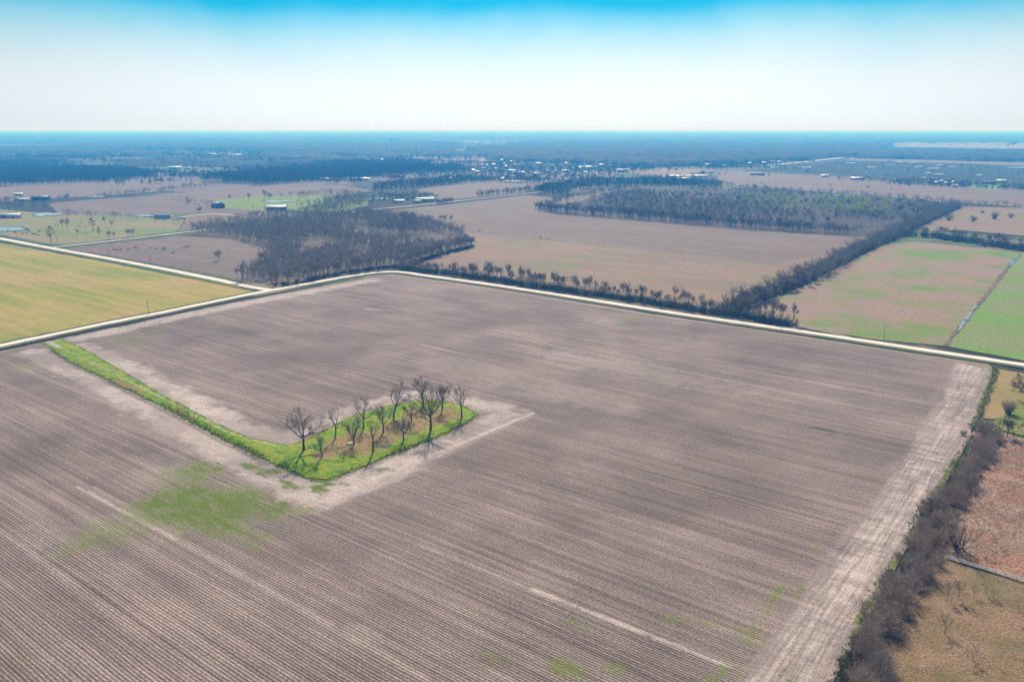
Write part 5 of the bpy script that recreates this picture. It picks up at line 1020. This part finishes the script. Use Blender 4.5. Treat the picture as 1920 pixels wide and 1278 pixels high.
# the parked car
p = G(483.5, 527.5); r = empty('parked_car', (*p, .1), R(28)); tag(r, 'white car parked under the bare trees at the wooded corner', 'car')
CARP = plain('car_paint', (.75, .76, .78), .25, .5, .02); TYRE = plain('tyre_rubber', (.02, .02, .02), .9, .2)
def loft(prof, ys, mat, nm):
    b = MB(); n = len(prof); V = []; T = []
    for y, s in ys: V += [(x * (1 - .02 * s), y, z - .06 * s * (z > .9)) for x, z in prof]
    for i in range(len(ys) - 1):
        for j in range(n): a, b_, c, d_ = i * n + j, i * n + (j + 1) % n, (i + 1) * n + (j + 1) % n, (i + 1) * n + j; T += [(a, d_, c), (a, c, b_)]
    for e in (0, (len(ys) - 1) * n): T += [(e, e + j, e + j + 1) if e else (e, e + j + 1, e + j) for j in range(1, n - 1)]
    b.add(V, T); return obj(nm, b.mesh(nm, mat), None, r)
loft([(-2.2, .35), (2.2, .35), (2.25, .6), (2.15, .85), (1.2, .98), (-2.1, 1.0), (-2.25, .7)], [(-.9, 1), (-.8, 0), (.8, 0), (.9, 1)], CARP, 'body')
loft([(-1.9, .97), (1.1, .97), (.45, 1.5), (-1.4, 1.52)], [(-.78, 1), (-.7, 0), (.7, 0), (.78, 1)], GLASS, 'windows'); loft([(-1.45, 1.5), (.5, 1.48), (.3, 1.58), (-1.3, 1.6)], [(-.72, 1), (-.6, 0), (.6, 0), (.72, 1)], CARP, 'roof')
for x in (-1.4, 1.4):
    for s in (-1, 1):
        b = MB(); b.tube([(x, s * .72, .34), (x, s * .93, .34)], [.34, .34], 12, True); wl = obj('wheel', b.mesh('wheel', TYRE), None, r)
        b = MB(); b.tube([(x, s * .9, .34), (x, s * .945, .34)], [.2, .2], 10, True); obj('rim', b.mesh('rim', TIN), None, wl)
for s in (-1, 1): b = MB(); b.box((2.2, s * .65, .72), (.1, .32, .14)); obj('headlight', b.mesh('headlight', FILM), None, r)
# buildings
def building(px, py, L, W, h, rise, rz, wall, roof, label, name='house', group=None, detail=True, z=.1):
    p = G(px, py); r = empty(name, (*p, z), R(rz)); tag(r, label, {'house': 'house', 'barn': 'barn', 'shed': 'shed', 'lean_to': 'shed'}.get(name, 'building'), group)
    b = MB(); b.prism([(-W / 2, -.3), (W / 2, -.3), (W / 2, h), (0, h + rise), (-W / 2, h)], -L / 2, L / 2); obj('wall', b.mesh('wall', wall), None, r)
    b = MB(); e = .45; t = .18; sl_ = rise / (W / 2)
    for s in (-1, 1):
        pr = [(0, h + rise + .03), (s * (W / 2 + e), h - e * sl_ + .03), (s * (W / 2 + e), h - e * sl_ + .03 + t), (0, h + rise + .03 + t)]
        b.prism(pr if s > 0 else pr[::-1], -L / 2 - e, L / 2 + e)
    obj('roof', b.mesh('roof', roof), None, r)
    if detail:
        for s in (-1, 1):
            b = MB(); b.box((-L * .12 if name == 'house' else 0, s * (W / 2 + .03), 1.1 if name == 'house' else h * .4), (1.1 if name == 'house' else L * .22, .08, 2.2 if name == 'house' else h * .8)); obj('door', b.mesh('door', DOORM), None, r)
            for x in ((-.34, .12, .34) if name == 'house' else (-.35, .35)): b = MB(); b.box((x * L, s * (W / 2 + .03), 1.6), (1.4, .08, 1.2)); obj('window', b.mesh('window', GLASS), None, r)
        if name == 'house': b = MB(); b.box((L * .25, 0, h + rise + .3), (.8, .8, 1.6)); obj('chimney', b.mesh('chimney', BRICK), None, r)
    return r
RD = math.degrees(ROW)
for a in [(9, 408, 20, 11, 3.4, 2.6, 5, BRICK, GREYROOF, 'grey roofed farmhouse at the left picture edge', 'house'), (28, 408, 17, 10, 3.8, 2.0, 8, CREAM, WHITEROOF, 'bright white roofed shed beside the left farmhouse', 'shed'), (78, 375, 26, 13, 5, 2.6, 4, DARKWALL, BLUEROOF, 'long dark blue roofed barn behind the left pines', 'barn'),
   (45, 376.5, 20, 6, 3, 1.0, 2, CREAM, WHITEROOF, 'low white shed left of the dark blue barn', 'shed'), (36, 367, 15, 9, 3.5, 1.8, 5, CREAM, WHITEROOF, 'small white roofed house behind the left farm', 'house'), (409, 389, 17, 13, 5.5, 3.2, RD, DARKWALL, BLUEROOF, 'dark two storey farmhouse with bluish roof among bare trees', 'house'),
   (519, 393.5, 28, 13, 4.2, 2.6, 4, DARKWALL, WHITEROOF, 'dark walled barn with white roof beside the lush pasture', 'barn'), (797, 377, 30, 10, 4, 1.8, 12, CREAM, WHITEROOF, 'long white roofed barn beside the far farm road', 'barn'), (782, 380, 12, 8, 3, 1.5, 12, CREAM, GREYROOF, 'small grey roofed shed beside the far farm road', 'shed'), (748, 379.5, 17, 9, 3, 1.6, 6, CREAM, WHITEROOF, 'white roofed house by the pond on the far farm road', 'house'),
   (677, 338, 38, 14, 4, 2, 2, CREAM, WHITEROOF, 'long pale shed left of the treeline in the middle distance', 'shed'), (612, 338, 26, 12, 4, 2, 4, CREAM, WHITEROOF, 'white shed behind the pine wood', 'shed'), (328, 316.5, 40, 16, 5, 2.5, 3, CREAM, TIN, 'big white barn among the distant farms at left', 'barn'), (352, 317, 16, 10, 3, 2, 3, BRICK, GREYROOF, 'small house right of the big white distant barn', 'house'), (395, 290.5, 45, 16, 5, 2, 4, CREAM, WHITEROOF, 'far white shed on the left plain', 'shed'), (440, 292, 60, 18, 5, 2, 5, CREAM, WHITEROOF, 'longest far white shed on the left plain', 'shed'), (245, 292, 30, 16, 5, 3, 4, CREAM, WHITEROOF, 'lone far white house at left', 'house'),
   (941, 340, 9, 9, 6, 3, 20, WHITE, WHITEROOF, 'small bright white building at the top of the mauve field', 'shed'), (960, 342, 42, 4, 2.5, .6, -6, WHITE, WHITEROOF, 'long low white shed at the top of the mauve field', 'shed'),
   (1276, 333.5, 52, 16, 4.5, 2.2, -3, CREAM, WHITEROOF, 'longest bright white shed in the dark wood right of centre', 'shed'), (1281, 338, 30, 15, 4.5, 2.2, -3, CREAM, WHITEROOF, 'shorter white shed just in front of the longest one', 'shed'), (1312, 332.5, 36, 14, 4, 2, -3, CREAM, WHITEROOF, 'white shed right of the pair of long sheds', 'shed'),
   (1416, 328, 26, 13, 4, 3, -6, BRICK, GREYROOF, 'grey roofed far farmhouse among dark round trees', 'house'), (1427, 329, 16, 10, 4, 2, -6, DARKWALL, DARKROOF, 'dark shed beside the grey roofed far farmhouse', 'shed'), (1546, 332, 18, 12, 4, 2.4, -5, CREAM, WHITEROOF, 'white roofed house in front of the nursery trees', 'house'), (1606, 337, 28, 13, 4, 2.4, -5, BRICK, TIN, 'low house with shining roof among garden trees', 'house'), (1854, 345, 26, 14, 4, 3, -8, BRICK, DARKROOF, 'dark roofed house at the head of the bright green plot', 'house'), (1877, 342, 20, 12, 4, 2.4, -8, CREAM, WHITEROOF, 'white roofed house right of the dark roofed one', 'house'), (1701, 295, 40, 26, 6, 6, -8, CREAM, WHITEROOF, 'lone white building before the far nursery forest', 'house'), (1168, 321, 36, 12, 4, 2, 8, CREAM, WHITEROOF, 'white shed at the right end of the village road', 'shed'), (1107, 316, 44, 16, 5, 2.4, 0, CREAM, WHITEROOF, 'long white shed on the village edge', 'shed')]:
    building(*a[:9], a[9], a[10])
# round roofed barn and greenhouses: a half barrel over low walls
def barrel(name, px, py, L, W, h, rz, roof, wall, label, cat, group=None):
    p = G(px, py); r = empty(name, (*p, .1), R(rz)); tag(r, label, cat, group); th = np.linspace(0, math.pi, 11)
    o_ = [(W / 2 * math.cos(t), h * .35 + h * .65 * math.sin(t)) for t in th]; i_ = [(y * .97, z - .12) for y, z in o_[::-1]]
    b = MB()
    pr = [(W / 2, 0)] + o_ + [(-W / 2, 0), (-W / 2 * .97, 0)] + i_ + [(W / 2 * .97, 0)]
    n = len(pr); A_ = np.array([(-L / 2, y, z) for y, z in pr]); B_ = np.array([(L / 2, y, z) for y, z in pr]); T = []
    for i in range(n): j = (i + 1) % n; T += [(i, j, n + j), (i, n + j, n + i)]
    b.add(np.vstack([A_, B_]), T); obj('cover', b.mesh('cover', roof), None, r)
    for s in (-1, 1):
        b = MB(); b.prism([(W / 2 * .96, 0)] + [(y * .96, z - .13) for y, z in o_] + [(-W / 2 * .96, 0)], s * (L / 2 - .3) - .05, s * (L / 2 - .3) + .05); obj('end_wall', b.mesh('end_wall', wall), None, r)
        b = MB(); b.box((s * (L / 2 - .22), 0, h * .3), (.06, W * .3, h * .6)); obj('door', b.mesh('door', DOORM), None, r)
barrel('barn', 307, 409, 22, 12, 6, 5, GREYROOF, GREYW, 'grey round roofed barn beside the pasture pond', 'barn')
for (px, py, wpx, lab) in [(1595, 307.5, 15, 'leftmost of the far row'), (1634, 315.5, 15, 'left in the near row'), (1671, 310.5, 14, None), (1684, 306, 13, None), (1709, 306.5, 14, None), (1722, 314.5, 15, None), (1750, 317.5, 21, None), (1759, 311.5, 13, None), (1785, 314.5, 13, None), (1740, 326.5, 10, None), (1760, 328.5, 15, None), (1835, 330.5, 9, None), (1512, 315.5, 17, None), (1454, 315.5, 18, None), (1910, 316, 44, 'big')]:
    p = G(px, py); L = wpx * math.hypot(p[1], H) / F * 1.05
    barrel('greenhouse', px, py, L, 11, 4.2, 8, FILM, FILM, 'largest white greenhouse at the right edge of the nursery' if lab == 'big' else 'white tunnel greenhouse on the dark nursery ground', 'greenhouse', 'greenhouses of the nursery')
# the distant village
VIL = [(823, 314.5, 11), (887, 321.5, 9), (908, 317.5, 8), (926, 310.5, 9), (934, 319.5, 15), (958, 304.5, 7), (968, 312, 16), (959, 322, 14), (979, 326, 10), (966, 325.5, 8), (1005, 327.5, 8), (1034, 312.5, 6), (1009, 308.5, 11), (1045, 324, 14), (1061, 322.5, 13), (945, 309.5, 5), (941, 301.5, 6), (845, 337.5, 5), (1025, 345, 7), (913, 312, 4), (905, 312.5, 3), (949, 314, 5), (1089, 316, 7), (1028, 323, 4), (1096, 326, 9), (1075, 318, 6), (895, 324, 6), (1206, 308.5, 6), (1235, 305.5, 11), (1248, 306.5, 8), (1258, 305, 13), (1273, 308, 6), (1306, 304, 8), (1325, 310, 12), (1320, 308, 8), (1351, 308.5, 11), (1358, 312.5, 12), (1373, 303, 13), (1340, 305, 8), (1386, 306, 9), (1244, 334.5, 5), (1446, 305.5, 13), (1462, 305, 9), (1432, 306.5, 9), (1405, 308, 8), (1128, 311, 8), (1146, 312.5, 6), (1062, 308, 6), (1047, 312, 4), (1764, 342.5, 6), (1755, 345, 7), (1790, 351, 9), (1789, 344, 6), (1733, 337, 5), (1772, 346, 5), (700, 318, 5), (715, 301, 6), (660, 283, 8), (690, 300, 5), (655, 302, 6)]
for i, (px, py, wpx) in enumerate(VIL):
    p = G(px, py); L = max(9, wpx * math.hypot(p[1], H) / F); lo = L > 22; rf = [WHITEROOF, TIN, WHITEROOF, WHITEROOF, GREYROOF, WHITEROOF, RUST][i % 7]
    nm_ = {'grey_roof': 'grey roofed', 'rust_roof': 'rust roofed'}.get(rf.name, 'white roofed'); where = 'in the distant village' if px < 1180 and 296 < py < 330 and px > 800 else 'among the far sheds right of the village' if 1180 < px < 1480 else 'among the trees by the nursery' if px > 1480 else 'out on the plain around the village'
    building(px, py, L, min(16, max(8, L * .45)), 3.6 if not lo else 4.6, 2.4, rng.uniform(-14, 14), [CREAM, WHITE, BRICK][i % 3], rf, f'{"long " if lo else "small "}{nm_} {"shed" if lo else "house"} {where}', 'shed' if lo else 'house', f'{"long" if lo else "small"} {nm_} buildings {where}', detail=False)

# ------------------------------------------------------------------ the air: pale haze thickening with distance
bx = MB(); bx.box((0, 20500, 64), (87000, 46000, 132)); hz = bx.mesh('haze')
hm = bpy.data.materials.new('haze_air'); hm.use_nodes = True; ht = hm.node_tree; ht.nodes.clear()
ho = ht.nodes.new('ShaderNodeOutputMaterial'); hv = ht.nodes.new('ShaderNodeVolumePrincipled'); ht.links.new(hv.outputs[0], ho.inputs['Volume'])
hv.inputs['Color'].default_value = (0.06, 0.41, 1.0, 1); hv.inputs['Absorption Color'].default_value = (1, 1, 1, 1)
hv.inputs['Density'].default_value = 2.45e-4; hv.inputs['Anisotropy'].default_value = 0.15
tag(obj('haze', hz, hm), 'thin bluish haze over the whole plain', 'haze', None, 'stuff')
